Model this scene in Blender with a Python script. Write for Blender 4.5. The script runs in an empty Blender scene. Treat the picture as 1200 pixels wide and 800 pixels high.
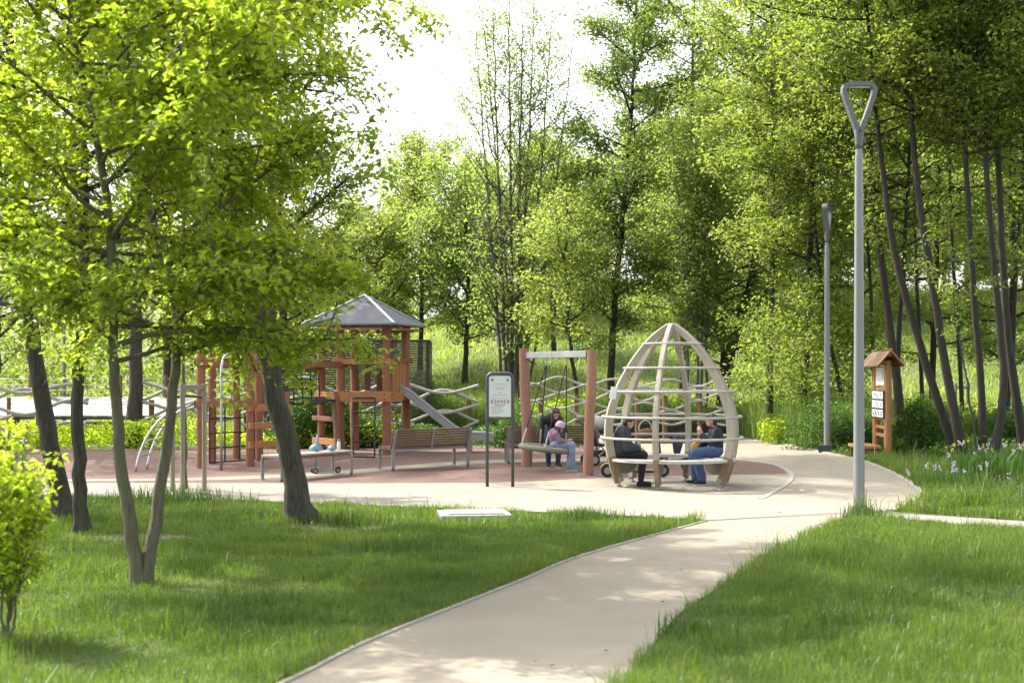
import bpy, bmesh, math, random
import numpy as np
from mathutils import Vector, Matrix

random.seed(7)
R = math.radians
scene = bpy.context.scene
COL = scene.collection

# ---------------------------------------------------------------- camera, sky, sun, exposure
F_PX, CAM_H, HORIZON = 1600.0, 1.9, 436.0
cam_d = bpy.data.cameras.new('camera')
cam = bpy.data.objects.new('camera', cam_d)
COL.objects.link(cam)
cam.location = (0, 0, CAM_H)
cam.rotation_euler = (R(90), 0, 0)
cam_d.sensor_width = 36.0
cam_d.lens = 48.0
cam_d.shift_y = (HORIZON - 400.0) / 1200.0
cam_d.clip_start = 0.1
cam_d.clip_end = 2000
cam_d.dof.use_dof = True
cam_d.dof.focus_distance = 24.0
cam_d.dof.aperture_fstop = 2.4
scene.camera = cam

SUN_AZ, SUN_EL = -58.0, 50.0
world = bpy.data.worlds.new("World")
scene.world = world
world.use_nodes = True
wn, wl = world.node_tree.nodes, world.node_tree.links
sky = wn.new('ShaderNodeTexSky')
sky.sky_type = 'NISHITA'
sky.sun_disc = False
sky.sun_elevation = R(SUN_EL)
sky.sun_rotation = R(SUN_AZ % 360)
sky.dust_density = 4.0
sky.air_density = 1.0
sky.ozone_density = 1.0
hsv = wn.new('ShaderNodeHueSaturation')
hsv.inputs['Saturation'].default_value = 0.35
wl.new(sky.outputs[0], hsv.inputs['Color'])
wl.new(hsv.outputs[0], wn['Background'].inputs[0])
wn['Background'].inputs[1].default_value = 0.15

sun_d = bpy.data.lights.new('sun', 'SUN')
sun_d.energy = 2.6
sun_d.angle = R(0.55)
sun_d.color = (1.0, 0.95, 0.86)
sun = bpy.data.objects.new('sun', sun_d)
COL.objects.link(sun)
_sd = Vector((math.sin(R(SUN_AZ)) * math.cos(R(SUN_EL)), math.cos(R(SUN_AZ)) * math.cos(R(SUN_EL)), math.sin(R(SUN_EL))))
sun.rotation_euler = _sd.to_track_quat('Z', 'Y').to_euler()
sun.location = _sd * 60

scene.view_settings.view_transform = 'Standard'
scene.view_settings.look = 'None'
scene.view_settings.gamma = 1.0
scene.view_settings.use_curve_mapping = False
scene.view_settings.exposure = 1.86
scene.render.engine = 'CYCLES'
scene.cycles.max_bounces = 8
scene.cycles.diffuse_bounces = 5
scene.cycles.transmission_bounces = 6
scene.cycles.transparent_max_bounces = 8
scene.cycles.sample_clamp_indirect = 6.0
scene.cycles.use_denoising = True

# ---------------------------------------------------------------- measuring helpers (photo 1200 x 800)
def P(x, y, Y):
    return Vector(((x - 600.0) / F_PX * Y, Y, CAM_H + (HORIZON - y) / F_PX * Y))
def G(x, y, z=0.0):
    Y = (CAM_H - z) * F_PX / (y - HORIZON)
    return Vector(((x - 600.0) / F_PX * Y, Y, z))

# ---------------------------------------------------------------- materials
def _nodes(name):
    m = bpy.data.materials.new(name)
    m.use_nodes = True
    nt = m.node_tree
    return m, nt.nodes, nt.links, nt.nodes['Principled BSDF']

def mat(name, c1, c2=None, scale=8.0, rough=0.6, bump=0.0, metal=0.0, stretch=(1, 1, 1), detail=5.0, c3=None, spots=0.0, bscale=None, spec=0.5, contrast=0.25):
    m, N, L, b = _nodes(name)
    c2 = c2 or tuple(c * 0.8 for c in c1)
    tc = N.new('ShaderNodeTexCoord')
    mp = N.new('ShaderNodeMapping')
    mp.inputs['Scale'].default_value = stretch
    L.new(tc.outputs['Object'], mp.inputs[0])
    nz = N.new('ShaderNodeTexNoise')
    nz.inputs['Scale'].default_value = scale
    nz.inputs['Detail'].default_value = detail
    nz.inputs['Roughness'].default_value = 0.6
    L.new(mp.outputs[0], nz.inputs['Vector'])
    cr = N.new('ShaderNodeValToRGB')
    cr.color_ramp.elements[0].position = 0.5 - contrast
    cr.color_ramp.elements[1].position = 0.5 + contrast
    cr.color_ramp.elements[0].color = (*c2, 1)
    cr.color_ramp.elements[1].color = (*c1, 1)
    L.new(nz.outputs['Fac'], cr.inputs[0])
    out = cr.outputs[0]
    if c3:
        nz2 = N.new('ShaderNodeTexNoise')
        nz2.inputs['Scale'].default_value = scale * 0.22
        nz2.inputs['Detail'].default_value = 6
        L.new(mp.outputs[0], nz2.inputs['Vector'])
        r2 = N.new('ShaderNodeValToRGB')
        r2.color_ramp.elements[0].position = 0.48
        r2.color_ramp.elements[1].position = 0.70
        L.new(nz2.outputs['Fac'], r2.inputs[0])
        mx = N.new('ShaderNodeMix')
        mx.data_type = 'RGBA'
        L.new(r2.outputs[0], mx.inputs['Factor'])
        L.new(out, mx.inputs['A'])
        mx.inputs['B'].default_value = (*c3, 1)
        out = mx.outputs['Result']
    L.new(out, b.inputs['Base Color'])
    b.inputs['Roughness'].default_value = rough
    b.inputs['Metallic'].default_value = metal
    b.inputs['Specular IOR Level'].default_value = spec
    if bump:
        nb = N.new('ShaderNodeTexNoise')
        nb.inputs['Scale'].default_value = bscale or scale * 2
        nb.inputs['Detail'].default_value = 4
        L.new(mp.outputs[0], nb.inputs['Vector'])
        bp = N.new('ShaderNodeBump')
        bp.inputs['Strength'].default_value = bump
        bp.inputs['Distance'].default_value = 0.03
        L.new(nb.outputs['Fac'], bp.inputs['Height'])
        L.new(bp.outputs[0], b.inputs['Normal'])
    return m

def leaf_mat(name, ca, cb, cc, trans=0.5, tcol=(1.25, 1.3, 0.55), rough=0.42, spec=0.45, patch=0.6):
    """leaf blade: reflects and lets light through; each leaf gets its own tint"""
    m, N, L, b = _nodes(name)
    geo = N.new('ShaderNodeNewGeometry')
    cr = N.new('ShaderNodeValToRGB')
    e = cr.color_ramp.elements
    e[0].position = 0.0
    e[0].color = (*ca, 1)
    e[1].position = 1.0
    e[1].color = (*cc, 1)
    k = e.new(0.5)
    k.color = (*cb, 1)
    nz = N.new('ShaderNodeTexNoise')
    nz.inputs['Scale'].default_value = patch
    nz.inputs['Detail'].default_value = 2
    L.new(geo.outputs['Position'], nz.inputs['Vector'])
    mxv = N.new('ShaderNodeMath')
    mxv.operation = 'MULTIPLY_ADD'
    mxv.inputs[1].default_value = 0.9
    L.new(nz.outputs['Fac'], mxv.inputs[0])
    sub = N.new('ShaderNodeMath')
    sub.operation = 'MULTIPLY_ADD'
    sub.inputs[1].default_value = 0.6
    sub.inputs[2].default_value = -0.25
    L.new(geo.outputs['Random Per Island'], sub.inputs[0])
    L.new(sub.outputs[0], mxv.inputs[2])
    L.new(mxv.outputs[0], cr.inputs[0])
    L.new(cr.outputs[0], b.inputs['Base Color'])
    b.inputs['Roughness'].default_value = rough
    b.inputs['Specular IOR Level'].default_value = spec
    tr = N.new('ShaderNodeBsdfTranslucent')
    tm = N.new('ShaderNodeMix')
    tm.data_type = 'RGBA'
    tm.blend_type = 'MULTIPLY'
    tm.inputs['Factor'].default_value = 1.0
    L.new(cr.outputs[0], tm.inputs['A'])
    tm.inputs['B'].default_value = (*[c * 2.0 for c in tcol], 1)
    L.new(tm.outputs['Result'], tr.inputs['Color'])
    ms = N.new('ShaderNodeMixShader')
    ms.inputs[0].default_value = trans
    L.new(b.outputs[0], ms.inputs[1])
    L.new(tr.outputs[0], ms.inputs[2])
    L.new(ms.outputs[0], N['Material Output'].inputs[0])
    return m

def paving_mat(name, c1, c2):
    """gritty bound surface: fine grains, broad wear, a few stains"""
    m, N, L, b = _nodes(name)
    tc = N.new('ShaderNodeTexCoord')
    def noise(sc, det=3, rough=.6):
        n = N.new('ShaderNodeTexNoise')
        n.inputs['Scale'].default_value = sc
        n.inputs['Detail'].default_value = det
        n.inputs['Roughness'].default_value = rough
        L.new(tc.outputs['Object'], n.inputs['Vector'])
        return n.outputs['Fac']
    def ramp(src, p0, p1, a, c):
        r = N.new('ShaderNodeValToRGB')
        r.color_ramp.elements[0].position = p0
        r.color_ramp.elements[1].position = p1
        r.color_ramp.elements[0].color = (*a, 1)
        r.color_ramp.elements[1].color = (*c, 1)
        L.new(src, r.inputs[0])
        return r.outputs[0]
    def mul(a, b_, f=1.0):
        x = N.new('ShaderNodeMix')
        x.data_type = 'RGBA'
        x.blend_type = 'MULTIPLY'
        x.inputs['Factor'].default_value = f
        L.new(a, x.inputs['A'])
        L.new(b_, x.inputs['B'])
        return x.outputs['Result']
    g = ramp(noise(90, 6, .75), .36, .62, c2, c1)
    w = ramp(noise(.9, 5, .65), .35, .68, (.89, .88, .87), (1.03, 1.03, 1.03))
    st = ramp(noise(3.1, 6, .7), .66, .76, (1, 1, 1), (.88, .87, .85))
    sp = ramp(noise(24, 2, .5), .70, .76, (1, 1, 1), (.55, .52, .5))
    L.new(mul(mul(mul(g, w), st), sp), b.inputs['Base Color'])
    b.inputs['Roughness'].default_value = .92
    b.inputs['Specular IOR Level'].default_value = .2
    bp = N.new('ShaderNodeBump')
    bp.inputs['Strength'].default_value = .35
    bp.inputs['Distance'].default_value = .01
    L.new(noise(130, 3), bp.inputs['Height'])
    L.new(bp.outputs[0], b.inputs['Normal'])
    return m

M = {}
M['bark_dark'] = mat('bark_dark', (0.078, 0.066, 0.050), (0.022, 0.019, 0.015), 9, 0.9, 1.0, stretch=(4, 4, .55), bscale=7, c3=(0.065, 0.068, 0.036), contrast=.17)
M['bark_mid'] = mat('bark_mid', (0.15, 0.13, 0.085), (0.065, 0.058, 0.037), 9, 0.9, 0.7, stretch=(3, 3, .7), bscale=12, c3=(0.10, 0.11, 0.05))
M['bark_grey'] = mat('bark_grey', (0.15, 0.135, 0.11), (0.06, 0.055, 0.045), 6, 0.9, 0.5, stretch=(3, 3, .5))
M['bark_far'] = mat('bark_far', (0.052, 0.043, 0.031), (0.021, 0.018, 0.013), 5, 0.9, 0.4, stretch=(3, 3, .5))
M['leaf_lime'] = leaf_mat('leaf_lime', (0.10, 0.145, 0.018), (0.18, 0.225, 0.032), (0.29, 0.32, 0.06), 0.58)
M['leaf_green'] = leaf_mat('leaf_green', (0.075, 0.108, 0.028), (0.12, 0.158, 0.042), (0.18, 0.212, 0.062), 0.56, patch=.35)
M['leaf_dark'] = leaf_mat('leaf_dark', (0.06, 0.092, 0.03), (0.09, 0.128, 0.04), (0.13, 0.168, 0.055), 0.45, patch=.35)
M['leaf_pale'] = leaf_mat('leaf_pale', (0.10, 0.15, 0.045), (0.15, 0.195, 0.07), (0.21, 0.25, 0.10), 0.5, patch=.4)
M['leaf_far'] = leaf_mat('leaf_far', (0.095, 0.13, 0.045), (0.145, 0.18, 0.066), (0.20, 0.23, 0.09), 0.56, patch=.15)
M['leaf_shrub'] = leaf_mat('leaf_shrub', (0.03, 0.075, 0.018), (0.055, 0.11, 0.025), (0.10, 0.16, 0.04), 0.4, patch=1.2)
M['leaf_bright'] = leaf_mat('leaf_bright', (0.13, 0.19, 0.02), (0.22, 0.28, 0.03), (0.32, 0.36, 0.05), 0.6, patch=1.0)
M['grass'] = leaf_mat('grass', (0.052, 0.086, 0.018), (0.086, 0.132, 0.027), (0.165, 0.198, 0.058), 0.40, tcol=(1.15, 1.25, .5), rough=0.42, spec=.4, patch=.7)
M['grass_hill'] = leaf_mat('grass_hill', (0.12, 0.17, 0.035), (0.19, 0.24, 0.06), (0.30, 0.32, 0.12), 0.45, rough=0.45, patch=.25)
M['weed'] = leaf_mat('weed', (0.03, 0.058, 0.014), (0.05, 0.088, 0.02), (0.09, 0.125, 0.035), 0.35, patch=1.0)
M['reed'] = leaf_mat('reed', (0.07, 0.12, 0.035), (0.11, 0.17, 0.05), (0.18, 0.22, 0.09), 0.4, patch=.5)

M['soil'] = mat('soil', (0.075, 0.115, 0.025), (0.045, 0.08, 0.016), 1.4, 0.95, 0.5, c3=(0.10, 0.09, 0.05), bscale=20)
M['paving_tan'] = paving_mat('paving_tan', (0.300, 0.268, 0.212), (0.232, 0.206, 0.162))
M['paving_path'] = paving_mat('paving_path', (0.315, 0.279, 0.215), (0.245, 0.214, 0.163))
M['paving_grey'] = paving_mat('paving_grey', (0.290, 0.266, 0.225), (0.222, 0.204, 0.174))
M['rubber_red'] = paving_mat('rubber_red', (0.185, 0.118, 0.10), (0.13, 0.082, 0.07))
M['kerb'] = mat('kerb', (0.33, 0.305, 0.26), (0.26, 0.24, 0.205), 30, 0.9, 0.2)
M['concrete'] = mat('concrete', (0.390, 0.390, 0.375), (0.270, 0.270, 0.262), 9, 0.8, 0.3)
M['dirt'] = mat('dirt', (0.22, 0.175, 0.12), (0.13, 0.105, 0.07), 12, 1.0, 0.8)

M['red_wood'] = mat('red_wood', (0.295, 0.118, 0.052), (0.185, 0.068, 0.032), 6, 0.62, 0.3, stretch=(5, 5, .5), c3=(0.23, 0.115, 0.065), contrast=.3)
M['orange_wood'] = mat('orange_wood', (0.45, 0.185, 0.065), (0.31, 0.115, 0.04), 6, 0.6, 0.25, stretch=(1, 1, 5), c3=(0.36, 0.16, 0.07))
M['dark_red_wood'] = mat('dark_red_wood', (0.24, 0.10, 0.05), (0.15, 0.06, 0.03), 6, 0.65, 0.25, stretch=(4, 4, .6))
M['pink_wood'] = mat('pink_wood', (0.354, 0.182, 0.115), (0.246, 0.113, 0.070), 5, 0.65, 0.35, stretch=(5, 5, .5), c3=(0.289, 0.164, 0.117), contrast=.3)
M['glulam'] = mat('glulam', (0.40, 0.365, 0.305), (0.28, 0.25, 0.20), 9, 0.7, 0.2, stretch=(3, 3, .6), c3=(0.33, 0.275, 0.205))
M['glulam_foot'] = mat('glulam_foot', (0.27, 0.20, 0.125), (0.15, 0.105, 0.065), 9, 0.75, 0.2, stretch=(3, 3, .6))
M['grey_wood'] = mat('grey_wood', (0.422, 0.400, 0.361), (0.290, 0.273, 0.242), 6, 0.75, 0.3, c3=(0.352, 0.317, 0.273))
M['seat_board'] = mat('seat_board', (0.476, 0.459, 0.425), (0.365, 0.348, 0.319), 10, 0.65, 0.15)
M['panel_green'] = mat('panel_green', (0.17, 0.16, 0.12), (0.12, 0.115, 0.085), 6, 0.7)
M['bench_wood'] = mat('bench_wood', (0.175, 0.095, 0.06), (0.11, 0.06, 0.04), 8, 0.5, 0.2, stretch=(.6, .6, 5))
M['slat_dark'] = mat('slat_dark', (0.058, 0.051, 0.044), (0.026, 0.023, 0.020), 5, 0.75, 0.2, stretch=(.6, 2, 4), c3=(0.085, 0.075, 0.064))
M['slat_black'] = mat('slat_black', (0.05, 0.047, 0.043), (0.03, 0.028, 0.026), 5, 0.7, 0.1)
M['deck_wood'] = mat('deck_wood', (0.48, 0.44, 0.39), (0.36, 0.33, 0.29), 4, 0.7, 0.2)
M['brown_post'] = mat('brown_post', (0.20, 0.115, 0.055), (0.12, 0.07, 0.035), 7, 0.75, 0.3, stretch=(4, 4, .6))
M['stake'] = mat('stake', (0.30, 0.27, 0.20), (0.20, 0.18, 0.13), 7, 0.85, 0.3, stretch=(4, 4, .5))
M['board_wood'] = mat('board_wood', (0.40, 0.19, 0.07), (0.28, 0.125, 0.045), 7, 0.55, 0.2, stretch=(4, 4, .6))
M['shingle'] = mat('shingle', (0.21, 0.125, 0.075), (0.13, 0.075, 0.045), 9, 0.75, 0.4)

M['steel'] = mat('steel', (0.46, 0.47, 0.47), (0.40, 0.41, 0.41), 12, 0.34, 0.0, metal=0.85)
M['steel_beam'] = mat('steel_beam', (0.42, 0.43, 0.43), (0.34, 0.35, 0.35), 5, 0.5, 0.05, metal=0.55)
M['lamp_grey'] = mat('lamp_grey', (0.23, 0.24, 0.245), (0.20, 0.21, 0.215), 4, 0.38, 0.0, metal=0.2)
M['lamp_head'] = mat('lamp_head', (0.136, 0.139, 0.143), (0.116, 0.119, 0.122), 4, 0.5, 0.0, metal=0.2)
M['bench_steel'] = mat('bench_steel', (0.33, 0.33, 0.325), (0.26, 0.26, 0.255), 8, 0.42, 0.0, metal=0.5)
M['slide_steel'] = mat('slide_steel', (0.55, 0.54, 0.52), (0.45, 0.44, 0.43), 3, 0.3, 0.02, metal=0.9, stretch=(.3, 4, 4))
M['roof_grey'] = mat('roof_grey', (0.17, 0.173, 0.185), (0.16, 0.163, 0.175), 3, 0.85, 0.0, spec=.25)
M['roof_trim'] = mat('roof_trim', (0.62, 0.62, 0.62), (0.52, 0.52, 0.52), 6, 0.4, 0.0, metal=.2)
M['rope_black'] = mat('rope_black', (0.022, 0.022, 0.024), (0.014, 0.014, 0.015), 60, 0.8)
M['rope_grey'] = mat('rope_grey', (0.25, 0.25, 0.19), (0.18, 0.18, 0.14), 40, 0.9, 0.4)
M['chain'] = mat('chain', (0.50, 0.50, 0.48), (0.38, 0.38, 0.37), 30, 0.4, metal=.7)
M['sign_frame'] = mat('sign_frame', (0.055, 0.062, 0.063), (0.045, 0.05, 0.052), 8, 0.45)
M['sign_face'] = mat('sign_face', (0.60, 0.64, 0.63), (0.55, 0.59, 0.58), 3, 0.4)
M['ink_grey'] = mat('ink_grey', (0.30, 0.32, 0.32), (0.27, 0.29, 0.29), 5, 0.6)
M['ink_dark'] = mat('ink_dark', (0.07, 0.075, 0.07), (0.06, 0.06, 0.06), 5, 0.6)
M['ink_red'] = mat('ink_red', (0.20, 0.06, 0.05), (0.15, 0.05, 0.04), 5, 0.6)
M['paper'] = mat('paper', (0.74, 0.75, 0.74), (0.66, 0.67, 0.66), 4, 0.6)
M['rubber'] = mat('rubber', (0.022, 0.022, 0.023), (0.015, 0.015, 0.015), 20, 0.8)
M['black_plastic'] = mat('black_plastic', (0.025, 0.025, 0.028), (0.018, 0.018, 0.02), 10, 0.45)
M['grey_plastic'] = mat('grey_plastic', (0.28, 0.28, 0.27), (0.23, 0.23, 0.22), 10, 0.5)
M['red_plastic'] = mat('red_plastic', (0.34, 0.025, 0.03), (0.26, 0.02, 0.025), 10, 0.4)
M['yellow_paint'] = mat('yellow_paint', (0.42, 0.37, 0.14), (0.36, 0.31, 0.12), 10, 0.5)
M['blue_plastic'] = mat('blue_plastic', (0.13, 0.25, 0.34), (0.10, 0.20, 0.28), 10, 0.35)
M['white_plastic'] = mat('white_plastic', (0.68, 0.69, 0.68), (0.6, 0.61, 0.6), 10, 0.4)
M['bin_green'] = mat('bin_green', (0.05, 0.075, 0.045), (0.035, 0.05, 0.03), 8, 0.5)
M['bin_brown'] = mat('bin_brown', (0.13, 0.06, 0.03), (0.09, 0.04, 0.02), 8, 0.6)
M['skin'] = mat('skin', (0.50, 0.30, 0.215), (0.45, 0.26, 0.185), 12, 0.55)
M['hair_dark'] = mat('hair_dark', (0.035, 0.022, 0.015), (0.018, 0.012, 0.009), 40, 0.5, 0.4, stretch=(3, 3, .6))
M['hair_brown'] = mat('hair_brown', (0.075, 0.045, 0.028), (0.035, 0.021, 0.014), 40, 0.5, 0.4, stretch=(3, 3, .6))
M['cloth_navy'] = mat('cloth_navy', (0.032, 0.036, 0.05), (0.02, 0.023, 0.034), 14, 0.75, 0.3)
M['cloth_navy_shirt'] = mat('cloth_navy_shirt', (0.018, 0.022, 0.036), (0.012, 0.014, 0.024), 14, 0.85, 0.3)
M['cloth_black'] = mat('cloth_black', (0.016, 0.016, 0.02), (0.01, 0.01, 0.013), 14, 0.85, 0.3)
M['cloth_purple'] = mat('cloth_purple', (0.285, 0.155, 0.235), (0.215, 0.11, 0.175), 12, 0.9, 0.5)
M['cloth_lilac'] = mat('cloth_lilac', (0.60, 0.47, 0.63), (0.5, 0.38, 0.53), 20, 0.9, 0.3)
M['denim'] = mat('denim', (0.065, 0.115, 0.23), (0.04, 0.075, 0.16), 12, 0.9, 0.4)
M['denim_pale'] = mat('denim_pale', (0.28, 0.34, 0.43), (0.18, 0.23, 0.32), 8, 0.9, 0.4)
M['denim_dark'] = mat('denim_dark', (0.035, 0.06, 0.12), (0.022, 0.04, 0.085), 12, 0.9, 0.4)
M['shoe_teal'] = mat('shoe_teal', (0.14, 0.27, 0.29), (0.09, 0.18, 0.2), 20, 0.7)
M['bag_yellow'] = mat('bag_yellow', (0.55, 0.34, 0.04), (0.42, 0.22, 0.03), 14, 0.4)
M['bag_brown'] = mat('bag_brown', (0.22, 0.10, 0.045), (0.14, 0.065, 0.03), 20, 0.85, .4)
M['petal_lilac'] = mat('petal_lilac', (0.56, 0.50, 0.60), (0.46, 0.40, 0.50), 20, 0.7)
M['petal_yellow'] = mat('petal_yellow', (0.6, 0.5, 0.04), (0.5, 0.4, 0.03), 20, 0.7)

# ---------------------------------------------------------------- object helpers
def tag(o, label=None, cat=None, group=None, kind=None):
    if label: o['label'] = label
    if cat: o['category'] = cat
    if group: o['group'] = group
    if kind: o['kind'] = kind
    return o

def thing(name, label, cat, loc=(0, 0, 0), rotz=0.0, group=None):
    o = bpy.data.objects.new(name, None)
    o.empty_display_size = 0.2
    COL.objects.link(o)
    o.location = loc
    o.rotation_euler = (0, 0, rotz)
    return tag(o, label, cat, group)

def copy_tree(o, parent=None):
    c = o.copy()
    COL.objects.link(c)
    c.parent = parent
    for ch in [x for x in COL.objects if x.parent is o]:
        copy_tree(ch, c)
    return c

def link_mesh(name, me, mats, parent=None, loc=None):
    for m in (mats if isinstance(mats, (list, tuple)) else [mats]):
        me.materials.append(M[m] if isinstance(m, str) else m)
    o = bpy.data.objects.new(name, me)
    COL.objects.link(o)
    if parent is not None: o.parent = parent
    if loc is not None: o.location = loc
    return o

class MB:
    def __init__(self):
        self.v, self.f, self.mi = [], [], []
    def add(self, vs, fs, mi=0):
        b = len(self.v)
        self.v += [tuple(p) for p in vs]
        self.f += [tuple(i + b for i in f) for f in fs]
        self.mi += [mi] * len(fs)
        return self
    def box(self, c, s, rz=0.0, rot=None, mi=0):
        rot = rot or Matrix.Rotation(rz, 3, 'Z')
        c = Vector(c)
        vs = [c + rot @ Vector((s[0] / 2 * a, s[1] / 2 * b, s[2] / 2 * d)) for a in (-1, 1) for b in (-1, 1) for d in (-1, 1)]
        fs = [(0, 1, 3, 2), (4, 6, 7, 5), (0, 4, 5, 1), (2, 3, 7, 6), (0, 2, 6, 4), (1, 5, 7, 3)]
        return self.add(vs, fs, mi)
    def bar(self, p0, p1, w, h, up=(0, 0, 1), mi=0):
        p0, p1 = Vector(p0), Vector(p1)
        d = p1 - p0
        x = d.normalized()
        y = Vector(up).cross(x)
        if y.length < 1e-4: y = Vector((0, 1, 0)).cross(x)
        y.normalize()
        z = x.cross(y)
        rot = Matrix((x, y, z)).transposed()
        return self.box((p0 + p1) / 2, (d.length, w, h), rot=rot, mi=mi)
    def tube(self, pts, rad, n=8, cap=True, closed=False, mi=0, flat=1.0, up=None):
        pts = [Vector(p) for p in pts]
        k = len(pts)
        if not hasattr(rad, '__len__'): rad = [rad] * k
        vs, fs = [], []
        prev = None
        for i, p in enumerate(pts):
            if closed: t = pts[(i + 1) % k] - pts[i - 1]
            else: t = pts[min(i + 1, k - 1)] - pts[max(i - 1, 0)]
            t.normalize()
            if up is not None:
                a = Vector(up) - t * t.dot(Vector(up))
            elif prev is None:
                a = Vector((0, 0, 1)) if abs(t.z) < 0.9 else Vector((1, 0, 0))
                a = a - t * t.dot(a)
            else:
                a = prev - t * t.dot(prev)
            a.normalize()
            prev = a
            b = t.cross(a)
            for j in range(n):
                an = 2 * math.pi * j / n
                vs.append(p + (a * math.cos(an) * flat + b * math.sin(an)) * rad[i])
        for i in range(k if closed else k - 1):
            for j in range(n):
                i2 = (i + 1) % k
                fs.append((i * n + j, i * n + (j + 1) % n, i2 * n + (j + 1) % n, i2 * n + j))
        if cap and not closed:
            fs.append(tuple(range(n - 1, -1, -1)))
            fs.append(tuple((k - 1) * n + j for j in range(n)))
        return self.add(vs, fs, mi)
    def rect_sweep(self, pts, w, h, up, closed=False, mi=0):
        """sweep a w (along up) x h (across) rectangle along pts; w, h may be lists"""
        pts = [Vector(p) for p in pts]
        k = len(pts)
        W = w if hasattr(w, '__len__') else [w] * k
        H = h if hasattr(h, '__len__') else [h] * k
        vs, fs = [], []
        for i, p in enumerate(pts):
            t = (pts[(i + 1) % k] - pts[i - 1]) if closed else pts[min(i + 1, k - 1)] - pts[max(i - 1, 0)]
            t.normalize()
            u = Vector(up[i] if isinstance(up, list) else up)
            u = (u - t * t.dot(u)).normalized()
            s = t.cross(u)
            for a, b in ((-1, -1), (1, -1), (1, 1), (-1, 1)):
                vs.append(p + u * W[i] / 2 * a + s * H[i] / 2 * b)
        for i in range(k if closed else k - 1):
            i2 = (i + 1) % k
            for j in range(4):
                fs.append((i * 4 + j, i * 4 + (j + 1) % 4, i2 * 4 + (j + 1) % 4, i2 * 4 + j))
        if not closed:
            fs.append((3, 2, 1, 0))
            fs.append(tuple((k - 1) * 4 + j for j in range(4)))
        return self.add(vs, fs, mi)
    def ell(self, c, r, nu=14, nv=9, rot=None, mi=0):
        c = Vector(c)
        if not hasattr(r, '__len__'): r = (r, r, r)
        rot = rot or Matrix.Identity(3)
        vs = [c + rot @ Vector((0, 0, -r[2]))]
        for i in range(1, nv):
            th = -math.pi / 2 + math.pi * i / nv
            for j in range(nu):
                ph = 2 * math.pi * j / nu
                vs.append(c + rot @ Vector((r[0] * math.cos(th) * math.cos(ph), r[1] * math.cos(th) * math.sin(ph), r[2] * math.sin(th))))
        vs.append(c + rot @ Vector((0, 0, r[2])))
        fs = [(0, 1 + (j + 1) % nu, 1 + j) for j in range(nu)]
        for i in range(nv - 2):
            for j in range(nu):
                a = 1 + i * nu
                fs.append((a + j, a + (j + 1) % nu, a + nu + (j + 1) % nu, a + nu + j))
        a = 1 + (nv - 2) * nu
        fs += [(a + j, a + (j + 1) % nu, len(vs) - 1) for j in range(nu)]
        return self.add(vs, fs, mi)
    def lathe(self, c, prof, n=20, mi=0, axis='Z'):
        c = Vector(c)
        vs, fs = [], []
        for r, z in prof:
            for j in range(n):
                a = 2 * math.pi * j / n
                q = Vector((r * math.cos(a), r * math.sin(a), z))
                if axis == 'Y': q = Vector((q.x, q.z, q.y))
                if axis == 'X': q = Vector((q.z, q.x, q.y))
                vs.append(c + q)
        k = len(prof)
        for i in range(k - 1):
            for j in range(n):
                fs.append((i * n + j, i * n + (j + 1) % n, (i + 1) * n + (j + 1) % n, (i + 1) * n + j))
        fs.append(tuple(range(n - 1, -1, -1)))
        fs.append(tuple((k - 1) * n + j for j in range(n)))
        return self.add(vs, fs, mi)
    def prism(self, poly, z0, z1, mi=0):
        n = len(poly)
        vs = [(p[0], p[1], z0) for p in poly] + [(p[0], p[1], z1) for p in poly]
        fs = [tuple(range(n - 1, -1, -1)), tuple(range(n, 2 * n))] + [(i, (i + 1) % n, n + (i + 1) % n, n + i) for i in range(n)]
        return self.add(vs, fs, mi)
    def capsule(self, p0, p1, r0, r1, n=12):
        p0, p1 = Vector(p0), Vector(p1)
        t = (p1 - p0).normalized()
        pts, rad = [], []
        for a in (-85, -60, -30, 0):
            pts.append(p0 + t * r0 * math.sin(R(a))); rad.append(r0 * math.cos(R(a)))
        for a in (0, 30, 60, 85):
            pts.append(p1 + t * r1 * math.sin(R(a))); rad.append(r1 * math.cos(R(a)))
        return self.tube(pts, rad, n)
    def chain(self, pts, rad, n=12):
        for i in range(len(pts) - 1):
            self.capsule(pts[i], pts[i + 1], rad[i], rad[i + 1], n)
        return self
    def mesh(self, name, smooth=False):
        me = bpy.data.meshes.new(name)
        me.from_pydata([tuple(p) for p in self.v], [], self.f)
        me.polygons.foreach_set('material_index', self.mi)
        if smooth: me.polygons.foreach_set('use_smooth', [True] * len(self.f))
        bm = bmesh.new()
        bm.from_mesh(me)
        bmesh.ops.recalc_face_normals(bm, faces=bm.faces)
        bm.to_mesh(me)
        bm.free()
        me.update()
        return me
    def build(self, name, mats, parent=None, smooth=False, bevel=0.0, loc=None, auto=False):
        o = link_mesh(name, self.mesh(name, smooth), mats, parent, loc)
        if bevel:
            b = o.modifiers.new('bevel', 'BEVEL')
            b.width = bevel
            b.segments = 2
            b.limit_method = 'ANGLE'
        if auto:
            o.data.polygons.foreach_set('use_smooth', [True] * len(o.data.polygons))
            e = o.modifiers.new('edge', 'EDGE_SPLIT')
            e.split_angle = R(40)
        return o
    def remesh(self, name, mats, parent=None, voxel=0.012, smooth=5, fac=0.5):
        """fuse all pieces into one continuous smooth surface"""
        me = self.mesh(name)
        o = bpy.data.objects.new(name, me)
        COL.objects.link(o)
        r = o.modifiers.new('r', 'REMESH')
        r.mode = 'VOXEL'
        r.voxel_size = voxel
        if smooth:
            s = o.modifiers.new('s', 'SMOOTH')
            s.factor = fac
            s.iterations = smooth
        dg = bpy.context.evaluated_depsgraph_get()
        me2 = bpy.data.meshes.new_from_object(o.evaluated_get(dg))
        bpy.data.objects.remove(o)
        me2.name = name
        me2.polygons.foreach_set('use_smooth', [True] * len(me2.polygons))
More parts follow.
